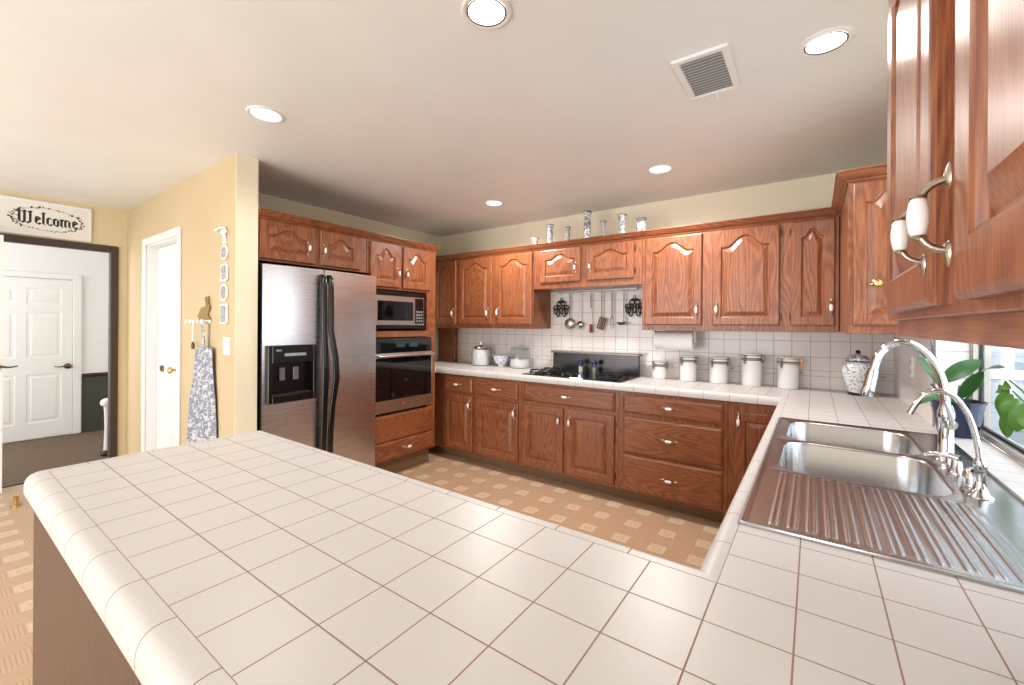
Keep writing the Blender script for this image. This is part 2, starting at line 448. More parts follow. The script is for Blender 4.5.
# rear wall with a wide glazed opening (behind the camera)
w = MB()
w.box(XE, -4.3, YF - .1, YF, 0, ZC); w.box(-.3, XR + .2, YF - .1, YF, 0, ZC); w.box(-4.3, -.3, YF - .1, YF, 2.25, ZC); w.box(-4.3, -.3, YF - .1, YF, 0, .12)
struct('wall_rear', w, WALLP)
w = MB()
for x in (-4.3, -2.97, -1.63, -.36): w.box(x, x + .06, YF - .06, YF, .12, 2.25)
w.box(-4.3, -.3, YF - .06, YF, .12, .18); w.box(-4.3, -.3, YF - .06, YF, 2.19, 2.25)
struct('window_2', w, WHITE)
# hall beyond the opening
w = MB(); w.box(-7.42, -7.32, -1.6, 3.0, 0, ZC); struct('wall_hall_far', w, WHITE_WALL)
struct('wall_hall_side', MB().box(-7.42, XE - .12, 2.9, 3.0, 0, ZC), WHITE_WALL)
struct('wall_hall_end', MB().box(-7.42, XE - .12, -1.6, -1.5, 0, ZC), WHITE_WALL)
struct('trim_4', MB().box(-7.325, -7.31, 1.18, 2.9, 0, .685), GREENW)
struct('trim_5', MB().box(-7.325, -7.285, 1.18, 2.9, .685, .722, .006), BROWNR)

def panel_rect(mb, u0, u1, v0, v1, w0, M=None):
    """raised rectangular panel of a moulded door face"""
    L = []
    for d, h in ((0, 0), (.008, -.004), (.03, -.004), (.045, .0)):
        L.append([(u0 + d, v0 + d, w0 + h), (u1 - d, v0 + d, w0 + h), (u1 - d, v1 - d, w0 + h), (u0 + d, v1 - d, w0 + h)])
    mb.loft(L, True, False, M); n = L[-1]; mb.add(n, [(0, 1, 2, 3)], M)
def six_panel(name, mb_frame, u0, u1, v1, rows, hinge_gap=0, v0=.01):
    """door leaf with 2 columns of moulded panels; rows=[(z0,z1),..]"""
    mb = MB(mb_frame); mid = (u0 + u1) / 2; st = (u1 - u0) * .11
    cols = [(u0 + st, mid - st * .45), (mid + st * .45, u1 - st)]
    us = [u0, cols[0][0], cols[0][1], cols[1][0], cols[1][1], u1]
    vs = [v0] + [q for r in rows for q in r] + [v1]
    for i in range(5):
        for j in range(len(vs) - 1):
            if i in (1, 3) and j % 2 == 1: panel_rect(mb, us[i], us[i + 1], vs[j], vs[j + 1], .0)
            else: mb.add([(us[i], vs[j], 0), (us[i + 1], vs[j], 0), (us[i + 1], vs[j + 1], 0), (us[i], vs[j + 1], 0)], [(0, 1, 2, 3)])
    mb.box(u0, u1, v0, v1, -.035, -.01)
    mb.add([(u0, v0, 0), (u0, v1, 0), (u0, v1, -.01), (u0, v0, -.01)], [(0, 1, 2, 3)]); mb.add([(u1, v0, 0), (u1, v1, 0), (u1, v1, -.01), (u1, v0, -.01)], [(3, 2, 1, 0)])
    return mb
def lever(parent, M, u, v, w, s, mat):
    mb = MB(M); mb.lathe([(.0, 0), (.033, 0), (.033, .006), (.02, .014), (.011, .02), (.011, .045)], (u, v, w), 20)
    mb.tube([(u, v, w + .045), (u + s * .03, v + .006, w + .05), (u + s * .07, v - .006, w + .048), (u + s * .115, v + .004, w + .046)], [.01, .009, .007, .005], 10, smooth=1)
    return mb.build('door_handle', mat, parent, 40)
FH = FL(-7.31)
rows = [(.19, .75), (.94, 1.465), (1.56, 1.745)]
d1 = sempty('door_1', (-7.31, .69, 0))
six_panel('d', FH, .275, 1.095, 1.855, rows).build('door_leaf', WHITE, d1); lever(d1, FH, 1.055, .826, 0, -1, BRONZE)
w = MB(FH); w.box(1.10, 1.172, 0, 1.925, -.01, .012, .004); w.box(.20, .27, 0, 1.925, -.01, .012, .004); w.box(.27, 1.10, 1.862, 1.925, -.01, .012, .004)
struct('trim_6', w, WHITE)
# pantry casing, jambs and its double door
w = MB(FB(YP))
w.box(PX0 - .07, PX0, 0, PT + .06, 0, .016, .004); w.box(PX1, PX1 + .06, 0, PT + .06, 0, .016, .004); w.box(PX0, PX1, PT, PT + .06, 0, .016, .004)
w.box(PX0 - .0, PX0 + .012, 0, PT, -.131, 0); w.box(PX1 - .012, PX1, 0, PT, -.131, 0); w.box(PX0, PX1, PT - .012, PT, -.131, 0)
struct('trim_7', w, WHITE)
FPN = FB(YP + .075)
d3 = sempty('door_3', (-4.4, YP + .07, 0))
w = MB(FPN); w.box(PX0 + .014, -4.454, .01, PT - .014, -.03, 0, .003)
w.build('door_leaf', WHITE, d3)
w = MB(FPN); w.box(-4.446, PX1 - .014, .01, PT - .014, -.03, 0, .003)
w.build('door_leaf', WHITE, d3)
w = MB(FPN); w.box(-4.67, -4.60, .925, .98, 0, .01, .004); w.box(-4.645, -4.625, .94, .975, .01, .022, .004); w.build('door_pull', BRONZE, d3)
w = MB(FPN); w.lathe([(0, 0), (.028, 0), (.028, .005), (.012, .012), (.012, .035), (.026, .045), (.028, .055), (.018, .066), (0, .068)], (-4.27, .965, 0), 20); w.build('door_knob', BRASS, d3, 40)
# white door leaf standing open beside the entry opening, only its edge and lever in the picture
d4 = sempty('door_2', (-5.18, 0, 0))
six_panel('d', FL(-5.165), -.42, .392, 2.03, [(.22, .8), (1.0, 1.55), (1.65, 1.85)]).build('door_leaf', WHITE, d4)
lever(d4, FL(-5.165), .35, 1.0, 0, 1, BRONZE)
o = MB().lathe([(0, 0), (.03, 0), (.03, .01), (.016, .02), (.013, .06), (.018, .075), (0, .08)], (-4.78, .43, 0), 16, sx=1.6).build('door_stop', BRASS, None, 40)
tag(o, 'small brass doorstop on the patterned floor beside the open white door', 'doorstop')
# white post with rounded cap seen through the opening
t = thing('newel_post', 'white post with rounded white cap standing in the carpeted hall', 'post', (-5.88, 1.09, 0))
MB().lathe([(0, .05), (.03, .05), (.026, .12), (.022, .3), (.026, .46), (.03, .5)], (-5.88, 1.135, 0), 16).build('post_shaft', WHITE, t, 40)
MB().lathe([(.03, .5), (.05, .51), (.058, .535), (.05, .56), (.03, .575), (0, .58)], (-5.88, 1.135, 0), 16).build('post_cap', WHITE, t, 40)
MB().lathe([(0, 0), (.05, 0), (.052, .02), (.035, .04), (.03, .052)], (-5.88, 1.135, 0), 16).build('post_foot', BLACKM, t, 40)

# backsplash cladding
w = MB(); w.box(-3.5, XR, YB - .008, YB + .001, .915, 1.33); w.box(-2.15, -1.12, YB - .008, YB, 1.33, 1.73)
struct('trim_8', w, SPLASH_X)
struct('trim_9', MB().box(XR - .008, XR + .001, 2.62, YB - .008, .915, 1.33), SPLASH_Y)
struct('trim_10', MB().box(XR, .55, 2.612, 2.621, .915, 1.95), SPLASH_X)
struct('trim_14', MB().box(XR - .006, XR + .001, .178, 1.15, .915, 1.33), SPLASH_Y)
# window in its bay
wn = sempty('window_1', (.58, 1.885, .92))
def wrect(y0, y1, z0, z1, x0, x1, t):
    m = MB(); m.box(x0, x1, y0, y0 + t, z0, z1); m.box(x0, x1, y1 - t, y1, z0, z1); m.box(x0, x1, y0 + t, y1 - t, z0, z0 + t); m.box(x0, x1, y0 + t, y1 - t, z1 - t, z1)
    return m
wrect(1.15, 2.613, .916, 1.95, .548, .60, .022).build('window_frame', plain('champagne_aluminium', (0.45, .42, .38, 1), .35, .8), wn)
wrect(1.172, 2.591, .938, 1.928, .566, .578, .010).build('window_sash', BLACKM, wn)
bx('window_glass', PANE, .57, .573, 1.19, 2.572, .956, 1.91, wn)
bx('window_stile', BLACKM, .562, .584, 1.86, 1.885, .956, 1.91, wn)

# outside: pale siding of the neighbouring wing, white post and rail fence, paving
w = MB(); w.box(.8, 6, 5.6, 5.7, -.4, 3.4)
for k in range(12): w.box(.8, 6, 5.585, 5.6, -.2 + k * .22, -.01 + k * .22)
struct('wall_exterior', w, SIDING)
t = thing('garden_fence', 'white post and rail fence outside the sink window', 'fence', (1.5, 5.0, -.4))
for xx in (1.23, 1.36, 2.1, 2.9): bx('fence_post', WHITE, xx, xx + (.05 if xx < 2 else .09), 5.0, 5.08, -.4, 2.2, t)
for zz in (.35, .95, 1.55): bx('fence_rail', WHITE, 1.0, 4.5, 5.02, 5.06, zz, zz + .07, t)
o = MB().box(1.05, 1.9, 3.9, 4.5, .55, .62, .01).build('garden_bench', plain('grey_weathered_wood', srgb(130, 132, 132), .8)); tag(o, 'grey weathered bench top outside the sink window', 'bench')
for (a, b) in ((1.1, 3.95), (1.8, 3.95), (1.1, 4.4), (1.8, 4.4)): MB().box(a, a + .05, b, b + .05, -.4, .55).build('bench_leg', plain('grey_leg', srgb(120, 122, 122), .8), o)
struct('ground_outside', MB().box(.62, 6, -2, 8, -.45, -.4), plain('paving', srgb(226, 226, 226), .8))

# ------------------------------------------------------------------ cabinet parts
def ogee(t, flat=.10):
    s = (0.5 - abs(t - .5) - flat) / (.5 - flat)
    s = max(0, min(1, s)); return .5 - .5 * math.cos(PI * min(1, s * 1.08))
def door_mesh(M, u0, u1, v0, v1, arch=0.0, stile=.055, th=.019):
    mb = MB(M); W_, H_ = u1 - u0, v1 - v0; stile = min(stile, W_ * .24)
    nb, ns, nt = 2, 2, 22
    def loop(a, b, c, d, amp, w, off=0):
        pts = []
        for i in range(nb): pts.append((a + (b - a) * i / nb, c, w))
        for i in range(ns): pts.append((b, c + (d - c) * i / ns, w))
        for i in range(nt):
            t = i / nt; pts.append((b + (a - b) * t, d + (amp * ogee(t) if amp else 0), w))
        for i in range(ns): pts.append((a, d + (c - d) * i / ns, w))
        return pts
    e = .006
    top = v1 - stile * (.85 if arch else 1) - arch
    L = [loop(u0, u1, v0, v1, 0, 0), loop(u0, u1, v0, v1, 0, th - e), loop(u0 + e * .6, u1 - e * .6, v0 + e * .6, v1 - e * .6, 0, th - e * .2), loop(u0 + e * 1.4, u1 - e * 1.4, v0 + e * 1.4, v1 - e * 1.4, 0, th)]
    a, b, c = u0 + stile, u1 - stile, v0 + stile
    L += [loop(a, b, c, top, arch, th), loop(a + .005, b - .005, c + .005, top - .005, arch, th - .003), loop(a + .008, b - .008, c + .008, top - .008, arch, th - .011),
          loop(a + .014, b - .014, c + .014, top - .014, arch, th - .011)]
    g = min(.042, (b - a) * .3)
    L += [loop(a + g, b - g, c + g, top - g, arch * .96, th - .002)]
    mb.loft(L, True, False)
    n = L[-1]; N = len(n)
    # fill raised field with vertical strips
    base = [p for p in n[nb + ns: nb + ns + nt]] + [n[nb + ns + nt]]
    vs = []; fs = []
    for i, p in enumerate(base):
        vs += [(p[0], n[0][1], th - .002), p]
    for i in range(len(base) - 1): fs.append((2 * i, 2 * i + 1, 2 * i + 3, 2 * i + 2))
    mb.add(vs, fs)
    mb.add(L[0], [tuple(range(N))[::-1]])
    return mb
def drawer_mesh(M, u0, u1, v0, v1, th=.019):
    mb = MB(M)
    e = .012
    L = [[(u0, v0, 0), (u1, v0, 0), (u1, v1, 0), (u0, v1, 0)]]
    for d, h in ((0, th * .55), (.004, th * .75), (e, th * .9), (e + .004, th)):
        L.append([(u0 + d, v0 + d, h), (u1 - d, v0 + d, h), (u1 - d, v1 - d, h), (u0 + d, v1 - d, h)])
    mb.loft(L, True, True)
    return mb
def pull(parent, M, u, v, w, horiz=False, k=1.0, metal=None):
    """bow pull: two leaf feet, arched arms and a white ceramic barrel"""
    T = Matrix.Translation((u, v, w))
    if horiz: T = T @ Matrix.Rotation(PI / 2, 4, 'Z')
    T = T @ Matrix.Scale(k, 4)
    m = MB(M @ T)
    for s in (-1, 1):
        m.tube([(0, s * .041, .001), (0, s * .040, .008), (0, s * .034, .019), (0, s * .022, .026), (0, s * .019, .027)], [.0045, .0042, .0040, .0045, .0065], 10, smooth=1)
        # leaf shaped foot lying on the door
        prof = [(.030, .0), (.034, .006), (.044, .0075), (.052, .005), (.060, .0008)]
        rings = []
        for yy, rr in prof: rings.append([(max(rr, .0006) * math.cos(2 * PI * j / 10), s * yy, max(0, (.2 + .8 * rr / .0075) * .006 * math.sin(2 * PI * j / 10)) + .0005) for j in range(10)])
        if s < 0: rings = [r[::-1] for r in rings]
        m.loft(rings)
    m.lathe([(.0072, -.0255), (.0085, -.0235), (.0072, -.0215)], (0, 0, .027), 14, (0, 1, 0)); m.lathe([(.0072, .0215), (.0085, .0235), (.0072, .0255)], (0, 0, .027), 14, (0, 1, 0))
    m.cyl((0, -.026, .027), (0, .026, .027), .004, None, 8)
    m.build('door_pull', metal or NICKEL, parent, 50)
    c = MB(M @ T); c.lathe([(.0065, -.022), (.0085, -.018), (.0102, -.009), (.0108, 0), (.0102, .009), (.0085, .018), (.0065, .022)], (0, 0, .027), 16, (0, 1, 0))
    c.build('pull_grip', CERAMIC, parent, 50)
def hinge(mb, u, v, w):
    mb.box(u - .005, u + .005, v - .025, v + .025, w, w + .006, .002); mb.cyl((u, v - .02, w + .006), (u, v + .02, w + .006), .004)
def add_door(cab, M, u0, u1, v0, v1, arch, w, mat=None, pu=None, pv=None, metal=None, hinge_side=None, k=1.0, stile=.055):
    o = door_mesh(M @ Matrix.Translation((0, 0, w)), u0, u1, v0, v1, arch, stile).build('door', mat or OAKZ, cab)
    if pu is not None: pull(o, M, pu, pv, w + .019, False, k, metal)
    if hinge_side is not None:
        for vv in (v0 + .06, v1 - .06):
            h = MB(M); hinge(h, hinge_side, vv, w - .002); h.build('hinge', BRONZE, o)
    return o
def add_drawer(cab, M, u0, u1, v0, v1, w, pulls=True, mat=None, pu=None):
    o = drawer_mesh(M @ Matrix.Translation((0, 0, w)), u0, u1, v0, v1).build('drawer', mat or OAKX, cab)
    if pulls: pull(o, M, (u0 + u1) / 2 if pu is None else pu, (v0 + v1) / 2, w + .019, True)
    return o
def carcass(cab, M, u0, u1, v0, v1, depth, openings=(), mat=None, rail=None):
    """box body behind the face frame at w<=0"""
    m = MB(M); m.box(u0, u1, v0, v1, -depth, 0, .002); return m.build('cabinet_body', mat or OAKZ, cab)
CROWN = [(0, .0), (.006, .002), (.010, .012), (.022, .020), (.034, .034), (.040, .044), (.048, .050), (.048, .056), (0, .056)]
def crown(cab, M, u0, u1, v, w=0.0, mat=None, ends=(0, 0), scale=1.0):
    """crown moulding along u at height v, projecting in +w; ends: extra mitre run at each end"""
    m = MB(M)
    rings = []
    for e, (uu) in enumerate((u0, u1)):
        sgn = -1 if e == 0 else 1
        rings.append([(uu + sgn * ends[e] * p[0] * scale, v + p[1], w + p[0] * scale) for p in CROWN])
    m.loft(rings, True, True)
    return m.build('crown_moulding', mat or OAKX, cab)

ZT, ZD = 2.048, 1.361     # top / bottom of the upper doors
ZB, ZCR = 1.318, 2.112
YU = 3.404                # upper face frame plane
FU = FB(YU)
DU = YB - YU
# ---- left group of uppers
c = thing('upper_cabinet', 'three-door oak wall cabinet in the left corner above the glass jars', 'cabinet', (-2.95, YU, ZB))
carcass(c, FU, XL + .002, -2.178, ZB, 2.10, DU - .002)
add_door(c, FU, -3.50, -3.17, ZD, ZT, .05, 0, pu=-3.20, pv=1.475)
add_door(c, FU, -3.118, -2.672, ZD, ZT, .06, 0, pu=-2.715, pv=1.475)
add_door(c, FU, -2.622, -2.188, ZD, ZT, .06, 0, pu=-2.585, pv=1.475, hinge_side=-2.181)
crown(c, FU, XL + .01, -2.178, 2.056)
# ---- above the cooktop
c = thing('upper_cabinet', 'short two-door oak wall cabinet above the cooktop and hanging utensils', 'cabinet', (-1.64, YU, 1.69))
carcass(c, FU, -2.176, -1.137, 1.69, 2.10, DU - .002)
add_door(c, FU, -2.098, -1.682, 1.745, ZT, .045, 0, pu=-1.725, pv=1.865, k=.9)
add_door(c, FU, -1.618, -1.20, 1.745, ZT, .045, 0, pu=-1.585, pv=1.865, hinge_side=-1.193, k=.9)
crown(c, FU, -2.176, -1.137, 2.056)
# ---- right group of uppers
c = thing('upper_cabinet', 'three-door oak wall cabinet above the paper towel and white canisters', 'cabinet', (-.5, YU, ZB))
carcass(c, FU, -1.135, .128, ZB, 2.10, DU - .002)
add_door(c, FU, -1.108, -.683, ZD, ZT, .065, 0, pu=-.715, pv=1.475)
add_door(c, FU, -.611, -.192, ZD, ZT, .075, 0, pu=-.58, pv=1.475, hinge_side=-.184)
add_door(c, FU, -.128, .107, ZD, ZT, .055, 0, pu=.088, pv=1.475, hinge_side=-.135)
crown(c, FU, -1.135, .128, 2.056)
# ---- right wall corner cabinet, its end panel faces the camera
YC = 2.645
c = thing('corner_upper_cabinet', 'tall oak wall cabinet in the right corner above the ginger jar', 'cabinet', (.28, 3.0, ZB))
MB().box(.132, XR - .002, YC, YB - .01, ZB + .004, 2.10, .002).build('cabinet_body', OAKZ, c)
FC = FB(YC)
o = add_door(c, FC, .152, XR - .012, ZD, ZT, .055, 0, mat=OAKZ, stile=.045)
MB(FC).lathe([(0, 0), (.016, 0), (.016, .004), (.007, .010), (.007, .022), (.017, .030), (.020, .037), (.014, .046), (0, .049)], (.240, 1.560, .019), 20).build('door_knob', BRASS, o, 40)
MB(FC).tube([(.240, 1.560, .024), (.222, 1.556, .026), (.208, 1.556, .022)], [.006, .007, .004], 10).build('knob_backplate', NICKEL, o, 40)
crown(c, FR(.132), -YU, -YC, 2.056, ends=(0, 1), mat=OAKY)
crown(c, FC, .132, XR - .002, 2.056, ends=(1, 0))
# ---- near wall cabinet at the right edge of the picture
FN = FR(.13)
c = thing('upper_cabinet', 'near oak wall cabinet at the right edge with two large ceramic pulls', 'cabinet', (.28, .68, 1.33))
MB().box(.13, XR - .002, .16, 1.19, 1.366, 2.10, .002).build('cabinet_body', OAKZ, c)
add_door(c, FN, -1.075, -.70, 1.379, ZT, .07, 0, pu=-.722, pv=1.468, k=.86)
add_door(c, FN, -.597, -.20, 1.379, ZT, .07, 0, pu=-.603, pv=1.466, k=.88)
MB().box(.142, .162, .16, 1.185, 1.334, 1.368, .002).build('light_valance', OAKY, c)
crown(c, FN, -1.19, -.16, 2.056, mat=OAKY)
# ---- tall wall: over-fridge cabinet and oven cabinet
FT = FL(-3.02)
c = thing('refrigerator_cabinet', 'two-door oak cabinet above the steel refrigerator', 'cabinet', (-3.4, 1.77, 1.76))
MB().box(XL + .002, -3.02, 1.309, 2.158, 1.775, 2.10, .002).build('cabinet_body', OAKZ, c)
add_door(c, FT, 1.318, 1.706, 1.79, 2.055, .05, 0, pu=1.652, pv=1.90, k=.9)
add_door(c, FT, 1.748, 2.085, 1.79, 2.055, .05, 0, pu=1.772, pv=1.90, k=.9)
crown(c, FT, 1.309, 2.158, 2.056, mat=OAKY)
c = thing('oven_cabinet', 'tall oak cabinet housing the microwave and wall oven beside the refrigerator', 'cabinet', (-3.4, 2.55, 0))
m = MB(); m.box(XL + .002, -3.02, 2.245, 2.83, .16, .56, .001); m.box(XL + .002, -3.02, 2.222, 2.945, 1.655, 2.10, .001); m.box(XL + .002, -3.02, 2.162, 2.222, 1.775, 2.10, .001)
m.box(XL + .002, -3.02, 2.83, 2.945, .16, 1.655, .001); m.box(XL + .002, -3.02, 2.222, 2.245, .16, 1.655, .001); m.box(XL + .002, -3.02, 2.245, 2.83, 1.24, 1.295, .001)
m.box(XL + .002, XL + .02, 2.245, 2.83, .56, 1.655)
m.build('cabinet_body', OAKZ, c)
MB().box(XL + .002, -3.10, 2.222, 2.945, 0, .162).build('toe_kick', KICK, c)
add_door(c, FT, 2.19, 2.50, 1.675, 2.05, .06, 0, pu=2.468, pv=1.80, hinge_side=2.180, k=.9)
add_door(c, FT, 2.535, 2.86, 1.675, 2.05, .06, 0, pu=2.565, pv=1.80, k=.9)
drawer_mesh(FT, 2.228, 2.90, .335, .565).build('front_panel', OAKY, c)
add_drawer(c, FT, 2.228, 2.90, .175, .325, 0, mat=OAKY, pu=2.59)
crown(c, FT, 2.158, 2.945, 2.056, ends=(0, .6), mat=OAKY)
crown(c, frame((0, 2.945, 0), (-1, 0, 0), Z_, Y_), 3.02, 3.40, 2.056, ends=(1, 0), scale=.6)
# microwave
t = thing('microwave', 'stainless microwave built into the oak cabinet above the wall oven', 'microwave', (-3.2, 2.5, 1.31))
FM = FL(-3.012)
m = MB(); m.box(-3.5, -3.016, 2.25, 2.82, 1.315, 1.64); m.build('microwave_body', BLACK, t)
m = MB(FM); m.box(2.224, 2.80, 1.60, 1.642, -.004, .014, .003); m.box(2.224, 2.80, 1.312, 1.345, -.004, .014, .003); m.box(2.775, 2.80, 1.345, 1.60, -.004, .014, .003); m.box(2.224, 2.222, 1.345, 1.60, -.004, .014, .003)
m.build('trim_kit', BLACK, t)
m = MB(FM); m.box(2.23, 2.775, 1.345, 1.60, 0, .018, .003); m.build('microwave_door', OVENM, t)
m = MB(FM); m.box(2.25, 2.64, 1.385, 1.555, .018, .021, .001); m.build('door_window', BLKGLASS, t)
m = MB(FM); m.box(2.66, 2.765, 1.36, 1.59, .018, .021, .001); m.build('control_panel', BLKGLASS, t)
m = MB(FM)
for i in range(3):
    for j in range(4): m.box(2.675 + i * .027, 2.695 + i * .027, 1.375 + j * .028, 1.393 + j * .028, .021, .022)
m.build('keypad', plain('grey_print', srgb(120, 124, 130), .5), t)
# wall oven
t = thing('built_in_oven', 'stainless and black glass wall oven below the microwave', 'oven', (-3.2, 2.55, .57))
bx('oven_body', BLACK, -3.6, -3.016, 2.25, 2.825, .565, 1.235, t)
FO = FL(-3.014)
m = MB(FO); m.box(2.224, 2.872, 1.105, 1.232, 0, .02, .003); m.build('control_panel', BLKGLASS, t)
m = MB(FO); m.box(2.45, 2.55, 1.15, 1.19, .02, .0205); m.box(2.60, 2.70, 1.15, 1.19, .02, .0205); m.build('display', plain('dim_display', srgb(46, 66, 70), .2), t)
d = MB(FO).box(2.224, 2.885, .59, 1.10, 0, .022, .004).build('oven_door', OVENM, t)
MB(FO).box(2.215, 2.865, .695, 1.06, .022, .025, .002).build('door_window', BLKGLASS, d)
m = MB(FO); m.cyl((2.24, 1.075, .05), (2.875, 1.075, .05), .013)
for uu in (2.27, 2.845): m.cyl((uu, 1.075, .02), (uu, 1.075, .05), .009)
m.build('oven_handle', OVENM, d, 40)
m = MB(FO); m.lathe([(0, 0), (.016, 0), (.016, .002), (0, .003)], (2.54, .642, .022), 20); m.build('emblem', CHROME, d)

# ---- refrigerator
t = thing('refrigerator', 'stainless side-by-side refrigerator with black handles and dispenser', 'refrigerator', (-3.3, 1.78, 0))
bx('refrigerator_body', BLACK, -3.70, -3.010, 1.322, 2.216, .03, 1.755, t)
bx('base_grille', BLACK, -3.035, -3.0, 1.33, 2.21, .02, .11, t)
YS = 1.735
def bow(y): s = (y - 1.78) / .46; return -2.972 + .042 * (1 - s * s)
def fdoor(name, y0, y1, hole=None):
    m = MB(); n = 18
    ys = sorted(set([y0 + (y1 - y0) * i / n for i in range(n + 1)] + ([hole[0], hole[1]] if hole else [])))
    zs = [.12, 1.748] if not hole else [.12, hole[2], hole[3], 1.748]
    for i in range(len(ys) - 1):
        for j in range(len(zs) - 1):
            a, b2 = ys[i], ys[i + 1]
            if hole and j == 1 and a >= hole[0] - 1e-6 and b2 <= hole[1] + 1e-6: continue
            m.add([(bow(a), a, zs[j]), (bow(b2), b2, zs[j]), (bow(b2), b2, zs[j + 1]), (bow(a), a, zs[j + 1])], [(0, 1, 2, 3)])
    poly = [(bow(y), y) for y in ys] + [(-2.999, y1), (-2.999, y0)]
    n = len(poly)
    for z, rv in ((.12, True), (1.748, False)):
        m.add([(p[0], p[1], z) for p in poly], [tuple(range(n))[::-1] if rv else tuple(range(n))])
    m.add([(bow(y0), y0, .12), (-2.999, y0, .12), (-2.999, y0, 1.748), (bow(y0), y0, 1.748)], [(3, 2, 1, 0)])
    m.add([(bow(y1), y1, .12), (-2.999, y1, .12), (-2.999, y1, 1.748), (bow(y1), y1, 1.748)], [(0, 1, 2, 3)])
    m.add([(-2.999, y0, .12), (-2.999, y1, .12), (-2.999, y1, 1.748), (-2.999, y0, 1.748)], [(3, 2, 1, 0)])
    return m.build(name, STEEL, t, 30)
fz = fdoor('freezer_door', 1.325, YS - .004, (1.345, 1.675, .82, 1.20))
fr_ = fdoor('refrigerator_door', YS + .004, 2.216)
# dispenser (part of the freezer door)
m = MB()
m.box(-3.005, -2.925, 1.343, 1.37, .815, 1.205, .004); m.box(-3.005, -2.925, 1.655, 1.677, .815, 1.205, .004)
m.box(-3.005, -2.925, 1.37, 1.655, 1.085, 1.205, .004); m.box(-3.005, -2.925, 1.37, 1.655, .815, .865, .004)
m.box(-2.998, -2.992, 1.37, 1.655, .865, 1.085)
m.build('dispenser_bezel', BLACK, fz)
m = MB(); m.box(-2.925, -2.9245, 1.45, 1.60, 1.13, 1.15); m.box(-2.925, -2.9245, 1.395, 1.43, 1.166, 1.176); m.build('dispenser_keys', plain('pale_key_print', srgb(150, 158, 170), .4), fz)
for yy in (1.46, 1.555):
    m = MB(); m.box(-2.985, -2.972, yy - .02, yy + .018, .96, 1.05, .004); m.build('dispenser_paddle', plain('grey_paddle', srgb(110, 116, 122), .3), fz)
m = MB(); m.box(-3.02, -2.94, 1.375, 1.65, .865, .872); m.build('drip_tray', plain('dark_grey_grille', srgb(40, 42, 45), .4), fz)
for s, par in ((-1, fz), (1, fr_)):
    yy = YS + s * .026; m = MB()
    rings = []
    for z, off, wd in ((.28, .02, .014), (.33, .045, .021), (.55, .05, .022), (.75, .054, .022), (.95, .062, .025), (1.1, .060, .024), (1.3, .050, .022), (1.6, .046, .021), (1.68, .044, .020), (1.71, .018, .016)):
        x = bow(yy) + off; q = max(0, (off - .05)) * (3.2 if s > 0 else .3)
        rings.append([(x + .016 * math.cos(a) , yy + q + wd * math.sin(a), z) for a in [2 * PI * j / 12 for j in range(12)]])
    m.loft(rings); m.box(bow(yy) - .004, bow(yy) + .03, yy - .012, yy + .012, 1.66, 1.705, .003); m.box(bow(yy) - .004, bow(yy) + .03, yy - .012, yy + .012, .29, .335, .003)
    m.build('door_handle', BLACK, par, 50)
# ---- base cabinets on the back wall
YBF = 3.119
F0 = FB(YBF)
BT, BB = .872, .108
def base(label, u0, u1):
    c = thing('base_cabinet', label, 'cabinet', ((u0 + u1) / 2, YBF, 0))
    m = MB(); m.box(u0, u1, YBF, YB - .002, BB, BT - .011, .001); m.build('cabinet_body', OAKZ, c)
    bx('toe_kick', KICK, u0, u1, YBF + .10, YB - .1, 0, BB, c)
    return c
c = base('narrow oak base cabinet nearest the oven, with one drawer over one door', -3.30, -2.655)
add_drawer(c, F0, -3.045, -2.68, .69, .838, 0)
add_door(c, F0, -3.05, -2.675, .132, .66, 0, 0, pu=-2.705, pv=.575)
c = base('oak base cabinet second from the oven, drawer over one door', -2.653, -2.118)
add_drawer(c, F0, -2.63, -2.148, .684, .832, 0)
add_door(c, F0, -2.628, -2.142, .132, .655, 0, 0, pu=-2.175, pv=.565)
c = base('wide oak base cabinet under the cooktop with a long drawer front and two doors', -2.116, -1.212)
add_drawer(c, F0, -2.082, -1.243, .69, .838, 0)
add_door(c, F0, -2.082, -1.688, .132, .658, 0, 0, pu=-1.722, pv=.56)
add_door(c, F0, -1.654, -1.243, .132, .658, 0, 0, pu=-1.622, pv=.56, hinge_side=-1.236)
c = base('oak base cabinet with a stack of three wide drawers below the canisters', -1.210, -.462)
add_drawer(c, F0, -1.176, -.49, .70, .832, 0)
add_drawer(c, F0, -1.176, -.49, .40, .67, 0)
add_drawer(c, F0, -1.176, -.49, .122, .385, 0)
c = base('oak base cabinet in the right corner, one narrow door beside the sink run', -.460, -.145)
add_door(c, F0, -.418, -.175, .132, .80, 0, 0, pu=-.396, pv=.735)
# sink run base and peninsula base
FS = FR(-.143)
c = thing('sink_base_cabinet', 'oak base cabinet under the stainless sink, facing the kitchen floor', 'cabinet', (.15, 1.95, 0))
m = MB(); m.box(-.143, XR - .002, .80, .812, BB, .861); m.box(-.143, XR - .002, 3.104, 3.116, BB, .861); m.box(-.143, -.125, .812, 3.104, BB, .861); m.box(XR - .02, XR - .002, .812, 3.104, BB, .861); m.box(-.125, XR - .02, .812, 3.104, BB, BB + .02)
m.build('cabinet_body', OAKZ, c)
bx('toe_kick', KICK, -.07, XR - .05, .82, 3.1, 0, BB, c)
for a in (.90, 1.36, 1.82, 2.28): add_door(c, FS, -a - .43, -a, .132, .835, 0, 0, pu=-a - .03, pv=.74)
c = thing('peninsula_base', 'dark oak panelled base carrying the tiled peninsula', 'cabinet', (-.8, .5, 0))
m = MB(); m.box(-1.852, XR - .002, .200, .795, .0, .8595, .003); m.build('base_panel', DARKOAK, c)
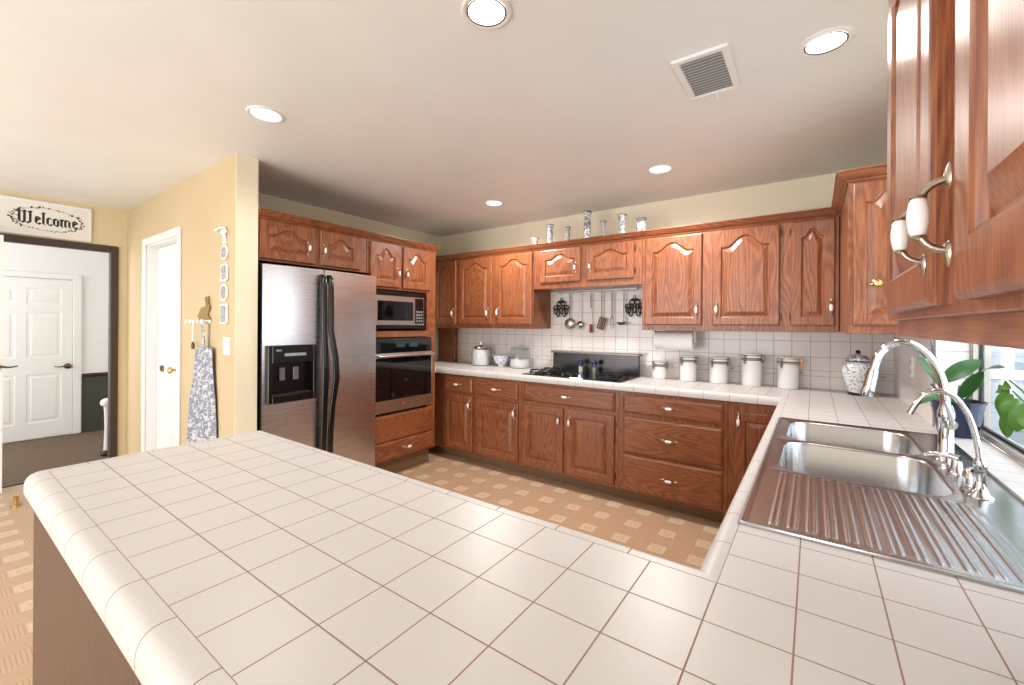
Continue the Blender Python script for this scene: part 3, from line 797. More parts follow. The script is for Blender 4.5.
# ---- tambour appliance garage
t = thing('appliance_garage', 'oak roll-front appliance garage in the left corner of the counter', 'cabinet', (-3.6, 3.68, .916))
m = MB(FB(3.69)); m.box(-3.475, -3.445, .916, 1.317, -.036, .012, .001); m.box(-3.72, -3.475, 1.285, 1.317, -.036, .012, .001); m.box(-3.72, -3.475, .916, .955, -.02, .012, .001)
m.build('garage_frame', OAKZ, t)
m = MB(FB(3.69))
for i in range(15):
    z = .956 + i * .022; m.tube([(-3.72, z + .011, -.006), (-3.476, z + .011, -.006)], .0115, 10)
m.build('tambour_door', OAKX, t, 50)

# ------------------------------------------------------------------ tiled worktop (one continuous U)
wt = thing('tiled_worktop', 'continuous off-white tiled worktop over peninsula, sink run and back run', 'countertop', (-.8, .5, .862))
SX0, SX1, SY0, SY1 = -.118, .42, 1.075, 2.383
m = MB()
def slab(x0, x1, y0, y1): m.box(x0, x1, y0, y1, .863, .915)
slab(-1.8235, XR, .226, .793); slab(-.133, XR, .793, SY0); slab(-.133, SX0, SY0, SY1); slab(SX1, XR, SY0, SY1)
slab(-.133, XR, SY1, 3.127); slab(-3.70, XR, 3.127, YB - .009); slab(-3.742, -3.15, 2.95, 3.127); slab(XR, .547, 1.155, 2.611)
m.build('field_tiles', TILE_TOP, wt)
def arc(cx, cy, r, a0, a1, n=6): return [(cx + r * math.cos(rad(a0 + (a1 - a0) * i / n)), cy + r * math.sin(rad(a0 + (a1 - a0) * i / n))) for i in range(n + 1)]
R0 = .034; XP0, YN, YFAR = -1.864, .178, .832
segs = []
a1_ = arc(XP0 + R0, YN + R0, R0, -90, -180); a2_ = arc(XP0 + R0, YFAR - R0, R0, 180, 90)
cor1 = [(p, (-1.8235 + .002 * 0, .226)) for p in a1_]; cor2 = [(p, (-1.8235, .793)) for p in a2_]
PROF = [(1.0, .9152), (.7, .9165), (.42, .9150), (.24, .9105), (.11, .9030), (.03, .8930), (0, .8820), (0, .8640), (.12, .8605), (1.05, .8600)]
def nose(pairs, mat):
    q = MB(); rings = []
    for (ox, oy), (ix, iy) in pairs: rings.append([(ox + (ix - ox) * s, oy + (iy - oy) * s, z) for s, z in PROF])
    q.loft(rings, False, False)
    for r, rv in ((rings[0], 0), (rings[-1], 1)): q.add(r, [tuple(range(len(r)))[::(-1 if rv else 1)]])
    q.build('edge_trim', mat, wt, 35)
nose([((XR, YN), (XR, .226)), ((XP0 + R0, YN), (-1.8235, .226))], TRIM_X)
nose([(a, b) for a, b in cor1], TRIM_P)
nose([((XP0, YN + R0), (-1.8235, .226)), ((XP0, YFAR - R0), (-1.8235, .793))], TRIM_Y)
nose([(a, b) for a, b in cor2], TRIM_P)
nose([((XP0 + R0, YFAR), (-1.8235, .793)), ((-.174, YFAR), (-.133, .793))], TRIM_X)
nose([((-.174, YFAR), (-.133, .793)), ((-.174, 3.085), (-.133, 3.127))], TRIM_Y)
nose([((-.174, 3.085), (-.133, 3.127)), ((-3.16, 3.085), (-3.16, 3.127))], TRIM_X)

# ------------------------------------------------------------------ sink
sk = thing('kitchen_sink', 'stainless double bowl sink with ribbed drainboard set in the tiled worktop', 'sink', (.15, 1.73, .915))
BX0, BX1, NB0, NB1, FB0, FB1 = -.122, .322, 1.512, 1.952, 1.952, 2.372
OX0, OX1, OYa, OYb = -.136, .434, 1.056, 2.396
xs = sorted(set([round(OX0 + .002 * i, 4) for i in range(int((OX1 - OX0) / .002) + 1)] + [OX1, BX0, BX1]))
ys = sorted(set([OYa, OYa + .006, OYa + .012, OYa + .018, OYb, OYb - .006, OYb - .012, NB0, NB1, FB1] + [round(1.08 + .006 * i, 4) for i in range(6)] + [round(1.12 + .03 * i, 4) for i in range(13)] + [round(1.478 + .006 * i, 4) for i in range(6)] + [1.6, 1.7, 1.8, 2.05, 2.15, 2.25]))
def sst(t): t = max(0, min(1, t)); return t * t * (3 - 2 * t)
def deck_z(x, y):
    d = min(x - OX0, OX1 - x, y - OYa, OYb - y)
    z = .9185 + .0035 * (sst(d / .004)) - .004 * sst((d - .006) / .012)
    # ribs of the drainboard
    if 1.085 < y < 1.505 and x < .33:
        end = sst((y - 1.085) / .014) * sst((1.505 - y) / .014)
        ph = (x + .083) / .0335
        if -.02 < ph < 12.2:
            fr = ph - math.floor(ph); k = math.floor(ph)
            rib = math.exp(-((fr - .22) / .075) ** 2) + math.exp(-((fr - .62) / .075) ** 2) + .35 * sst((.2 - abs(fr - .42)) / .08)
            z += .0020 * rib * end
    return z
m = MB(); vid = {}; vs = []; fs = []
for j, y in enumerate(ys):
    for i, x in enumerate(xs): vid[i, j] = len(vs); vs.append((x, y, deck_z(x, y)))
for j in range(len(ys) - 1):
    for i in range(len(xs) - 1):
        cx, cy = (xs[i] + xs[i + 1]) / 2, (ys[j] + ys[j + 1]) / 2
        if BX0 < cx < BX1 and (NB0 < cy < FB1): continue
        fs.append((vid[i, j], vid[i + 1, j], vid[i + 1, j + 1], vid[i, j + 1]))
m.add(vs, fs)
ring = [(OX0, OYa), (OX1, OYa), (OX1, OYb), (OX0, OYb)]
m.loft([[(a, b, .9145) for a, b in ring], [(a, b, .9186) for a, b in ring]], True, False)
m.build('drainboard_deck', SINKM, sk, 50)
def rrect(x0, x1, y0, y1, r, z, n=8):
    P = []
    for cx, cy, a in ((x1 - r, y0 + r, -90), (x1 - r, y1 - r, 0), (x0 + r, y1 - r, 90), (x0 + r, y0 + r, 180)):
        P += [(cx + r * math.cos(rad(a + 90 * i / n)), cy + r * math.sin(rad(a + 90 * i / n)), z) for i in range(n + 1)]
    return P
def bowl(X0, X1, Y0, Y1, cx0, cx1, cy0, cy1):
    m = MB(); z0 = .9183
    outer = rrect(cx0, cx1, cy0, cy1, .0005, z0)
    L = [outer, rrect(X0 - .006, X1 + .006, Y0 - .006, Y1 + .006, .078, z0), rrect(X0 - .002, X1 + .002, Y0 - .002, Y1 + .002, .074, z0 - .0015), rrect(X0, X1, Y0, Y1, .072, z0 - .007),
         rrect(X0 + .008, X1 - .008, Y0 + .008, Y1 - .008, .066, .775), rrect(X0 + .018, X1 - .018, Y0 + .018, Y1 - .018, .06, .748), rrect(X0 + .045, X1 - .045, Y0 + .045, Y1 - .045, .04, .737), rrect((X0 + X1) / 2 - .045, (X0 + X1) / 2 + .045, (Y0 + Y1) / 2 - .045, (Y0 + Y1) / 2 + .045, .0449, .733)]
    m.loft(L, True, False)
    m.add(L[-1], [tuple(range(len(L[-1])))])
    o = m.build('bowl', SINKM, sk, 50)
    q = MB(); q.lathe([(.042, 0), (.044, .003), (.038, .004), (.03, 0), (0, -.001)], ((X0 + X1) / 2, (Y0 + Y1) / 2, .734), 24, caps=False); q.lathe([(0, .006), (.012, .006), (.012, .0), (.0, .0)], ((X0 + X1) / 2, (Y0 + Y1) / 2, .734), 16); q.build('strainer', CHROME, o, 40)
bowl(-.086, .300, 1.530, 1.932, BX0, BX1, NB0, NB1)
bowl(-.086, .306, 1.966, 2.352, BX0, BX1, FB0, FB1)

ZS = .9185
fx, fy = .343, 1.90
t = thing('kitchen_faucet', 'tall chrome pull-down gooseneck faucet behind the sink bowls', 'faucet', (fx, fy, ZS))
MB().lathe([(0, 0), (.034, 0), (.034, .006), (.027, .014), (.0195, .03), (.0185, .14), (.021, .15), (.021, .165), (.017, .18), (.0145, .19), (0, .19)], (fx, fy, ZS), 28).build('faucet_body', CHROME, t, 40)
MB().tube([(fx, fy, 1.09), (fx - .003, fy, 1.15), (fx - .014, fy, 1.205), (fx - .040, fy, 1.262), (fx - .078, fy, 1.298), (fx - .112, fy, 1.306), (fx - .145, fy, 1.288), (fx - .168, fy, 1.25), (fx - .178, fy, 1.20)], .0125, 16, smooth=2).build('gooseneck_spout', CHROME, t, 50)
MB().tube([(fx - .177, fy, 1.208), (fx - .180, fy, 1.195), (fx - .188, fy, 1.15), (fx - .196, fy, 1.122), (fx - .197, fy, 1.116)], [.0150, .0168, .0178, .0195, .017], 18).build('spray_head', CHROME, t, 50)
MB().tube([(fx, fy - .02, 1.05), (fx + .004, fy - .045, 1.052), (fx + .004, fy - .055, 1.052)], [.014, .016, .012], 14, smooth=1).build('lever_hub', CHROME, t, 50)
MB().tube([(fx + .004, fy - .05, 1.05), (fx - .004, fy - .075, 1.09), (fx - .02, fy - .09, 1.13)], [.007, .006, .004], 10, smooth=1).build('lever', CHROME, t, 50)
t = thing('soap_dispenser', 'chrome soap pump with flat curved spout at the foot of the tall faucet', 'soap dispenser', (.348, 1.80, ZS))
MB().lathe([(0, 0), (.024, 0), (.022, .01), (.014, .018), (.012, .04), (0, .042)], (.348, 1.80, ZS), 20).build('pump_base', CHROME, t, 40)
MB().tube([(.352, 1.80, ZS + .045), (.33, 1.808, ZS + .05), (.30, 1.82, ZS + .048), (.282, 1.83, ZS + .036)], [.011, .009, .008, .005], 12, smooth=1).build('pump_spout', CHROME, t, 50)
sx, sy = .350, 1.59
t = thing('water_filter_faucet', 'slim chrome filtered water tap with thin curved spout, nearest the drainboard', 'faucet', (sx, sy, ZS))
MB().lathe([(0, 0), (.027, 0), (.026, .004), (.018, .010), (.0115, .03), (.010, .06), (.013, .075), (.013, .09), (.008, .10), (0, .10)], (sx, sy, ZS), 24).build('tap_body', CHROME, t, 40)
MB().tube([(sx, sy, 1.0), (sx - .006, sy, 1.06), (sx - .018, sy, 1.12), (sx - .042, sy, 1.168), (sx - .072, sy, 1.186), (sx - .103, sy, 1.175), (sx - .124, sy, 1.14), (sx - .134, sy, 1.115)], [.0068] * 8, 12, smooth=2).build('tap_spout', CHROME, t, 50)
MB().tube([(sx, sy - .01, .985), (sx - .01, sy - .03, .990), (sx - .024, sy - .045, .992)], [.006, .0055, .004], 10).build('tap_lever', BLACK, t, 50)
t = thing('air_gap', 'round chrome dishwasher air gap cap between the two faucets', 'air gap', (.345, 1.63, ZS))
MB().lathe([(0, 0), (.025, 0), (.025, .004), (.0215, .008), (.0215, .035), (.019, .050), (.012, .06), (0, .063)], (.345, 1.63, ZS), 24).build('air_gap_cap', CHROME, t, 40)
MB().lathe([(.0222, .012), (.0235, .016), (.0222, .020)], (.345, 1.63, ZS), 24, caps=False).build('air_gap_ring', CHROME, t, 40)

# ------------------------------------------------------------------ cooktop
t = thing('cooktop', 'black glass gas cooktop with steel downdraft vent raised behind it', 'cooktop', (-1.66, 3.35, .916))
MB().box(-2.11, -1.20, 3.115, 3.57, .9155, .924, .002).build('glass_top', BLKGLASS, t)
def burner(x, y, r):
    m = MB(); m.lathe([(0, 0), (r, 0), (r, .008), (r * .8, .014), (r * .55, .014), (r * .55, .022), (0, .023)], (x, y, .923), 24)
    o = m.build('burner', BLACKM, t, 40)
    g = MB(); R = r * 1.75
    g.tube([(x + R * math.cos(2 * PI * i / 24), y + R * math.sin(2 * PI * i / 24), .945) for i in range(25)], .0045, 8)
    for k in range(4):
        a = k * PI / 2 + .4; ca, sa = math.cos(a), math.sin(a)
        g.tube([(x + ca * R * .25, y + sa * R * .25, .958), (x + ca * R * .9, y + sa * R * .9, .957), (x + ca * R, y + sa * R, .945), (x + ca * R, y + sa * R, .924)], .0045, 8)
    g.build('pan_support', BLACKM, o, 40)
for x, y, r in ((-1.98, 3.43, .045), (-1.98, 3.23, .055), (-1.36, 3.43, .055), (-1.36, 3.23, .045)): burner(x, y, r)
for i in range(5):
    xx, yy = -1.74 + (i % 3) * .08, 3.19 + (i // 3) * .10
    MB().lathe([(0, 0), (.02, 0), (.018, .02), (.008, .022), (0, .022)], (xx, yy, .923), 16).build('control_knob', CHROME if i == 2 else BLACK, t, 40)
m = MB(); m.box(-2.085, -1.235, 3.625, 3.66, .9155, 1.088, .002); v = m.build('downdraft_vent', plain('reflection_dark_steel', (.075, .07, .07, 1), .3, 1), t)  # steel colour darkened to stand in for reflections of the dark cabinets
m = MB(); m.box(-2.10, -1.22, 3.60, 3.675, 1.088, 1.108, .004); m.box(-1.70, -1.66, 3.598, 3.604, 1.092, 1.104, .001); m.build('vent_cap', plain('grey_steel_cap', (.22, .21, .21, 1), .35, 1), v)
m = MB(); m.box(-2.06, -2.04, 3.619, 3.626, 1.062, 1.082, .002); m.build('vent_switch', BLACK, v)
for i, (xx, lab) in enumerate(((-1.745, 'left salt mill with blue cap standing in front of the downdraft vent'), (-1.61, 'right pepper mill with blue cap standing in front of the downdraft vent'))):
    t = thing('spice_mill', lab, 'spice mill', (xx, 3.535, .924), 'spice mills on the cooktop')
    MB().lathe([(0, 0), (.021, 0), (.021, .06), (.018, .075), (0, .076)], (xx, 3.54, .9245), 20).build('mill_body', JARGLASS, t, 40)
    MB().lathe([(0, .001), (.018, .001), (.018, .05), (0, .05)], (xx, 3.54, .9245), 16).build('mill_contents', plain('salt', srgb(225, 222, 215), .8) if i == 0 else plain('peppercorns', srgb(150, 140, 130), .8), t, 40)
    MB().lathe([(.019, .070), (.026, .074), (.026, .10), (.018, .112), (.01, .116), (0, .117)], (xx, 3.54, .9245), 20).build('mill_cap', BLUECAP, t, 40)

# ------------------------------------------------------------------ things on the back counter
def glass_jar(x, y, r, h, fill, label, hex_lid):
    t = thing('glass_jar', label, 'jar', (x, y, .916), 'glass jars on the back counter')
    z = .9165
    MB().lathe([(0, 0), (r * .96, 0), (r, .006), (r, h * .66), (r * .93, h * .72), (r * .9, h * .76), (r * .92, h * .78)], (x, y, z), 28, caps=False).build('jar_body', JARGLASS, t, 40)
    MB().lathe([(0, .004), (r * .93, .004), (r * .95, .01), (r * .95, fill), (r * .5, fill + .004), (0, fill + .002)], (x, y, z), 24).build('jar_contents', plain('white_flour', srgb(238, 238, 238), .9), t, 40)
    if hex_lid: MB().lathe([(r * .98, h * .76), (r * 1.04, h * .77), (r * 1.04, h * .81), (r * .7, h * .86), (r * .3, h * .89), (.012, h * .90), (.012, h * .93), (.02, h * .95), (.02, h), (0, h)], (x, y, z), 28).build('jar_lid', CHROME, t, 40)
    else: MB().lathe([(r * .98, h * .76), (r * 1.02, h * .78), (r * .9, h * .82), (r * .5, h * .87), (.012, h * .885), (.012, h * .91), (.022, h * .94), (.02, h * .985), (0, h)], (x, y, z), 28).build('jar_lid', JARGLASS, t, 40)
glass_jar(-2.945, 3.56, .10, .245, .172, 'glass jar filled with white flour under a metal lid, left of the cup', True)
glass_jar(-2.46, 3.60, .105, .25, .085, 'glass jar a third full of sugar with a clear knobbed lid', False)
t = thing('soup_cup', 'blue and white china cup between the two glass jars', 'cup', (-2.69, 3.59, .916))
MB().lathe([(0, 0), (.05, 0), (.05, .008), (.04, .014), (.062, .035), (.083, .07), (.09, .10), (.094, .115), (.09, .115), (.078, .07), (.05, .03), (0, .02)], (-2.69, 3.59, .9165), 28).build('cup_bowl', delft('cup_glaze', 60, thr=0.57), t, 40)
for s in (-1, 1):
    MB().tube([(-2.69 + s * .082, 3.59, .9165 + .095), (-2.69 + s * .112, 3.59, .9165 + .10), (-2.69 + s * .118, 3.59, .9165 + .075), (-2.69 + s * .095, 3.59, .9165 + .05), (-2.69 + s * .068, 3.59, .9165 + .045)], .006, 8, smooth=2).build('cup_handle', plain('blue_glaze', srgb(60, 84, 130), .2), t, 50)
DKM = plain('dark_wire', (.25, .25, .26, 1), .3, 1)
CLIP = [DKM, DKM, DKM, DKM, plain('copper_wire', (.75, .45, .25, 1), .3, 1)]
for i, (x, r, h, nm) in enumerate(((-1.05, .058, .150, 'smallest white clamp-lid canister, leftmost of the row of five'), (-.825, .062, .200, 'second white clamp-lid canister from the left, under the paper towel end'), (-.60, .064, .198, 'middle white clamp-lid canister of the row of five'),
                              (-.377, .066, .236, 'tallest white clamp-lid canister, fourth from the left'), (-.150, .066, .222, 'rightmost white clamp-lid canister, with a copper coloured hinge'))):
    y = 3.60; z = .9165
    t = thing('canister', nm, 'canister', (x, y, .916), 'white canisters under the right wall cabinet')
    MB().lathe([(0, 0), (r * .94, 0), (r, .006), (r, h - .05), (r * .97, h - .042), (r * .9, h - .038), (0, h - .038)], (x, y, z), 28).build('canister_body', CANW, t, 40)
    MB().lathe([(r * .92, h - .034), (r * 1.0, h - .030), (r * 1.02, h - .015), (r * .97, h - .003), (r * .5, h), (0, h)], (x, y, z), 28).build('canister_lid', CERAMIC, t, 40)
    MB().lathe([(r * .95, h - .036), (r * 1.04, h - .036), (r * 1.04, h - .031), (r * .95, h - .031)], (x, y, z), 28, caps=False).build('lid_seal', plain('grey_seal', srgb(90, 90, 92), .6), t, 40)
    m = MB(); R = r + .003
    for zz in (h - .046, h - .012):
        m.tube([(x + R * math.cos(2 * PI * k / 28), y + R * math.sin(2 * PI * k / 28), z + zz) for k in range(29)], .0032, 6)
    a = rad(-20); m.tube([(x + R * math.cos(a), y + R * math.sin(a), z + h - .010), (x + (R + .018) * math.cos(a), y + (R + .018) * math.sin(a), z + h - .014), (x + (R + .022) * math.cos(a), y + (R + .022) * math.sin(a), z + h - .034), (x + (R + .012) * math.cos(a), y + (R + .012) * math.sin(a), z + h - .055), (x + R * math.cos(a), y + R * math.sin(a), z + h - .06)], .0075, 8, smooth=1)
    m.build('hinge_wire', CLIP[i], t, 50)
    m = MB(); a = rad(-120); cx, cy = x + (R + .004) * math.cos(a), y + (R + .004) * math.sin(a)
    m.tube([(cx, cy, z + h - .014), (cx - .003, cy - .006, z + h - .03), (cx - .002, cy - .004, z + h - .055), (cx, cy, z + h - .075)], [.004, .007, .008, .004], 8, smooth=1)
    m.build('clamp_latch', DKM, t, 50)
# ginger jar
gx, gy, z = .232, 3.535, .9165
t = thing('ginger_jar', 'blue and white lidded ginger jar in the right corner beneath the wall cabinet', 'jar', (gx, gy, .916))
MB().lathe([(0, 0), (.052, 0), (.055, .004), (.055, .012), (.05, .016)], (gx, gy, z), 28).build('foot_ring', plain('dark_wood_stand', srgb(28, 26, 34), .3), t, 40)
MB().lathe([(.046, .014), (.050, .03), (.064, .07), (.080, .115), (.086, .15), (.085, .175), (.076, .198), (.060, .208), (.056, .212)], (gx, gy, z), 32).build('jar_body', DELFT_BIG, t, 50)
MB().lathe([(.062, .210), (.064, .216), (.062, .222), (.056, .236), (.040, .252), (.018, .260), (.010, .264)], (gx, gy, z), 32).build('jar_lid', DELFT, t, 50)
MB().lathe([(.062, .213), (.0655, .215), (.0655, .219), (.062, .221)], (gx, gy, z), 32, caps=False).build('lid_band', plain('grey_blue_band', srgb(70, 76, 92), .2), t, 50)
MB().ball((gx, gy, z + .275), .014, 16).build('lid_knob', BLUECAP, t, 60)
# paper towel holder under the cabinet
t = thing('paper_towel_holder', 'white paper towel roll on a holder under the wall cabinet', 'paper towel', (-.9, 3.55, 1.16))
MB().lathe([(.012, 0), (.072, 0), (.074, .003), (.074, .287), (.072, .29), (.012, .29)], (-1.06, 3.55, 1.236), 32, X_).build('towel_roll', PAPER, t, 40)
m = MB(); m.box(-1.075, -1.068, 3.53, 3.57, 1.22, 1.317, .001); m.box(-.765, -.758, 3.53, 3.57, 1.22, 1.317, .001); m.cyl((-1.07, 3.55, 1.236), (-.756, 3.55, 1.236), .008)
m.build('holder_bracket', WHITE, t)
MB().lathe([(0, 0), (.02, 0), (.02, .006), (0, .008)], (-.768, 3.55, 1.236), 16, X_).build('roll_end_cap', BLACKM, t, 40)

# ------------------------------------------------------------------ utensil rail and what hangs from it
t = thing('utensil_rail', 'grey metal utensil rail on the tiles under the short wall cabinet', 'rail', (-1.68, 3.70, 1.68))
MB().box(-2.085, -1.275, 3.700, 3.726, 1.672, 1.702, .003).build('rail_bar', plain('grey_metal', (.35, .34, .33, 1), .4, .9), t)
UY = 3.690
HX = [-2.04, -1.938, -1.83, -1.716, -1.606, -1.508, -1.395, -1.30]
for x in HX:
    MB().tube([(x, 3.702, 1.680), (x, 3.690, 1.676), (x, 3.686, 1.664), (x, 3.690, 1.655), (x, 3.696, 1.660)], .0022, 6, smooth=1).build('hook', CHROME, t, 50)
def trivet(x, label):
    # scrolled cast iron trivet
    t = MB(); zc = 1.52; y = UY + .008
    def ringp(cx, cz, rx, rz, r=.0060, n=20): t.tube([(cx + rx * math.cos(2 * PI * k / n), y, cz + rz * math.sin(2 * PI * k / n)) for k in range(n + 1)], r, 6)
    ringp(x - .022, zc + .046, .024, .020); ringp(x + .022, zc + .046, .024, .020)
    for s in (-1, 1):
        ringp(x + s * .060, zc + .006, .024, .022); ringp(x + s * .034, zc - .040, .019, .042); ringp(x + s * .057, zc - .026, .022, .030)
        ringp(x + s * .026, zc + .006, .016, .016, .006)
    ringp(x, zc - .020, .015, .030, .006); ringp(x, zc + .086, .009, .016, .0035); ringp(x, zc + .064, .034, .010, .005)
    tag(t.build('trivet', BLACKM, None, 50), label, 'trivet', 'cast iron trivets on the utensil rail')
trivet(HX[0], 'black scrolled iron trivet at the left end of the utensil rail')
trivet(HX[7], 'black scrolled iron trivet at the right end of the utensil rail')
def handle(x, z0, z1, par, mat=CHROME, wd=.005):
    m = MB(); m.box(x - wd, x + wd, UY - .002, UY + .001, z0, z1, .001)
    m.tube([(x + .006 * math.cos(2 * PI * k / 14), UY, 1.652 + .009 * math.sin(2 * PI * k / 14)) for k in range(15)], .0018, 6)
    return m.build('utensil_handle', mat, par)
STEELU = plain('utensil_steel', (.14, .13, .125, 1), .3, .7)
def utensil(name, x, label, cat): return thing(name, label, cat, (x, UY, 1.3), 'kitchen utensils on the rail')
x = HX[1]; t = utensil('skimmer', x, 'steel skimmer with wide round dish, first utensil from the left', 'skimmer'); handle(x, 1.41, 1.645, t, STEELU)
m = MB(); m.lathe([(0, .014), (.03, .010), (.046, .002), (.052, -.004), (.046, 0), (.03, .007), (0, .011)], (x - .004, UY - .004, 1.368), 24, (0, -1, 0), caps=False); m.build('skimmer_dish', plain('worn_steel', (.5, .45, .38, 1), .35, 1), t, 40)
x = HX[2]; t = utensil('serving_spoon', x, 'steel slotted spoon, second utensil from the left', 'spoon'); handle(x, 1.39, 1.645, t, plain('pale_handle', srgb(215, 212, 210), .3))
m = MB(); m.lathe([(0, .016), (.02, .012), (.034, .002), (.038, -.004), (.034, 0), (.02, .008), (0, .012)], (x, UY - .004, 1.358), 24, (0, -1, 0), caps=False, sx=.9); m.build('spoon_bowl', CHROME, t, 40)
x = HX[3]; t = utensil('spatula', x, 'silver handled spatula with a small red tip', 'spatula'); handle(x, 1.52, 1.645, t, BRONZE, .006); 
MB().box(x - .006, x + .006, UY - .003, UY + .003, 1.37, 1.52, .002).build('spatula_shaft', plain('satin_white_handle', srgb(225, 225, 228), .3), t)
MB().box(x - .014, x + .014, UY - .004, UY + .004, 1.285, 1.365, .004).build('spatula_tip', REDP, t)
x = HX[4]; t = utensil('slotted_turner', x, 'brown slotted turner hanging fourth from the left', 'turner'); handle(x, 1.42, 1.645, t, STEELU)
m = MB(frame((x, UY - .004, 1.372), X_, Z_, (0, -1, 0)) @ Matrix.Rotation(rad(-18), 4, 'Z'))
for k in range(4): m.box(-.036 + k * .019, -.022 + k * .019, -.05, .05, -.002, .002, .001)
m.box(-.036, .035, .042, .056, -.002, .002, .001); m.box(-.036, .035, -.056, -.046, -.002, .002, .001); m.build('turner_blade', BROWNP, t)
x = HX[5]; t = utensil('carving_fork', x, 'long steel two-pronged fork on the utensil rail', 'fork'); handle(x, 1.44, 1.645, t, STEELU, .006)
m = MB()
for s in (-1, 1): m.tube([(x, UY, 1.44), (x + s * .012, UY, 1.415), (x + s * .013, UY, 1.35), (x + s * .010, UY - .003, 1.32)], [.005, .004, .003, .001], 6, smooth=1)
m.build('fork_prongs', STEELU, t, 50)
x = HX[6]; t = utensil('ladle', x, 'steel ladle hanging last on the right of the utensils', 'ladle'); handle(x, 1.38, 1.645, t, STEELU)
m = MB(); m.lathe([(0, -.028), (.022, -.024), (.036, -.010), (.040, 0), (.037, 0), (.033, -.009), (.02, -.021), (0, -.025)], (x - .012, UY - .035, 1.385), 22, caps=False); m.build('ladle_bowl', STEELU, t, 40)

# ------------------------------------------------------------------ porcelain on top of the cabinets
def vase(x, h, r, label, mat, shape):
    P = {'tulip': [(0, 0), (.6, 0), (.7, .05), (.62, .2), (.55, .45), (.6, .7), (.85, .92), (1.0, 1.0), (.9, 1.0), (.5, .7), (0, .3)],
         'column': [(0, 0), (.85, 0), (.9, .06), (.7, .14), (.75, .35), (.8, .55), (.62, .75), (.7, .82), (1.0, .96), (1.0, 1.0), (.85, 1.0), (.5, .8), (0, .5)],
         'bowl': [(0, 0), (.5, 0), (.55, .1), (.7, .3), (.8, .6), (1, .95), (1.0, 1.0), (.85, .95), (.6, .5), (0, .2)],
         'jug': [(0, 0), (.7, 0), (.9, .15), (1, .4), (.9, .62), (.6, .78), (.75, .92), (.95, 1.0), (.85, 1.0), (.5, .8), (0, .4)]}[shape]
    t = thing('vase', label, 'vase', (x, 3.425, 2.113), 'porcelain along the cabinet tops')
    MB().lathe([(a * r, b * h) for a, b in P], (x, 3.425, 2.1135), 24, caps=False).build('vase_body', mat, t, 40)
    MB().lathe([(r * .93, h * .985), (r * 1.03, h * .985), (r * 1.03, h * 1.01), (r * .93, h * 1.01)], (x, 3.425, 2.1135), 24, caps=False).build('vase_rim', BLUECAP, t, 40)
vase(-2.175, .075, .034, 'smallest blue and white pot, leftmost on the cabinet tops', DELFT_DARK, 'bowl')
vase(-2.01, .172, .034, 'medium blue and white vase, second from the left on the cabinet tops', DELFT, 'column')
vase(-1.825, .128, .028, 'small pale blue and white vase left of the tallest one', GREYPRINT, 'column')
vase(-1.632, .240, .038, 'tallest blue and white vase, in the middle of the cabinet tops', DELFT_DARK, 'column')
vase(-1.482, .135, .028, 'small pale vase right of the tallest one', GREYPRINT, 'tulip')
vase(-1.313, .165, .040, 'blue and white vase with dark rim, second from the right on the cabinet tops', DELFT_DARK, 'tulip')
vase(-1.153, .112, .042, 'squat blue and white jug, rightmost on the cabinet tops', DELFT_DARK, 'jug')

# ------------------------------------------------------------------ partition wall decorations
FPW = FB(YP)
t = thing('wall_plaque_string', 'string of four blue toile plaques under a white ribbon on the tan wall', 'wall decoration', (-3.14, YP, 1.34))
m = MB(FPW); m.tube([(-3.27, 1.975, .012), (-3.20, 1.982, .016), (-3.13, 1.975, .012)], .008, 8); m.lathe([(0, 0), (.014, 0), (.010, .02), (0, .022)], (-3.27, 1.975, 0), 12); m.build('hanging_peg', WHITE, t, 50)
m = MB(FPW)
for s in (-1, 1):
    m.tube([(-3.145, 1.955, .012), (-3.145 + s * .03, 1.965, .016), (-3.145 + s * .038, 1.94, .014), (-3.145, 1.945, .012)], .006, 6, smooth=1)
    m.tube([(-3.145, 1.95, .01), (-3.145 + s * .018, 1.90, .01), (-3.145 + s * .012, 1.87, .008)], .006, 6)
m.box(-3.148, -3.142, 1.35, 1.95, .001, .003); m.build('ribbon', WHITE, t)
def ell(cx, cy, rx, ry, p=2.0, n=28): return [(cx + rx * math.copysign(abs(math.cos(2 * PI * k / n)) ** (2 / p), math.cos(2 * PI * k / n)), cy + ry * math.copysign(abs(math.sin(2 * PI * k / n)) ** (2 / p), math.sin(2 * PI * k / n))) for k in range(n)]
for cz, rz, p in ((1.815, .048, 2), (1.683, .056, 6), (1.553, .055, 2.6), (1.412, .065, 9)):
    m = MB(FPW); m.prism(ell(-3.145, cz, .050, rz, p), .003, .014); o = m.build('plaque', WHITE, t)
    MB(FPW).prism(ell(-3.145, cz, .040, rz - .010, p), .014, .0155).build('plaque_picture', GREYPRINT, o)
t = thing('peg_rack', 'white peg rail topped by a brown rabbit cutout on the tan wall', 'hook rack', (-3.55, YP, 1.35))
MB(FPW).box(-3.70, -3.37, 1.352, 1.376, 0, .014, .003).build('rack_rail', WHITE, t)
for uu in (-3.69, -3.62, -3.55, -3.48, -3.41):
    MB(FPW).lathe([(0, 0), (.006, 0), (.006, .02), (.016, .026), (.016, .036), (0, .042)], (uu, 1.362, .014), 14).build('peg', WHITE, t, 40)
rab = [(-.095, 0), (.075, 0), (.082, .010), (.066, .022), (.050, .030), (.054, .052), (.070, .062), (.080, .078), (.074, .094), (.056, .100), (.060, .128), (.052, .150), (.040, .128), (.036, .104), (.026, .128), (.012, .146), (.010, .122), (.020, .096), (.012, .082), (-.010, .084), (-.045, .080), (-.075, .062), (-.090, .040), (-.108, .034), (-.108, .020), (-.094, .014)]
MB(FPW @ Matrix.Translation((-3.46, 1.372, 0)) @ Matrix.Scale(1.12, 4)).prism(rab, .002, .012).build('rabbit_cutout', plain('brown_rabbit_paint', srgb(150, 124, 78), .7), t)
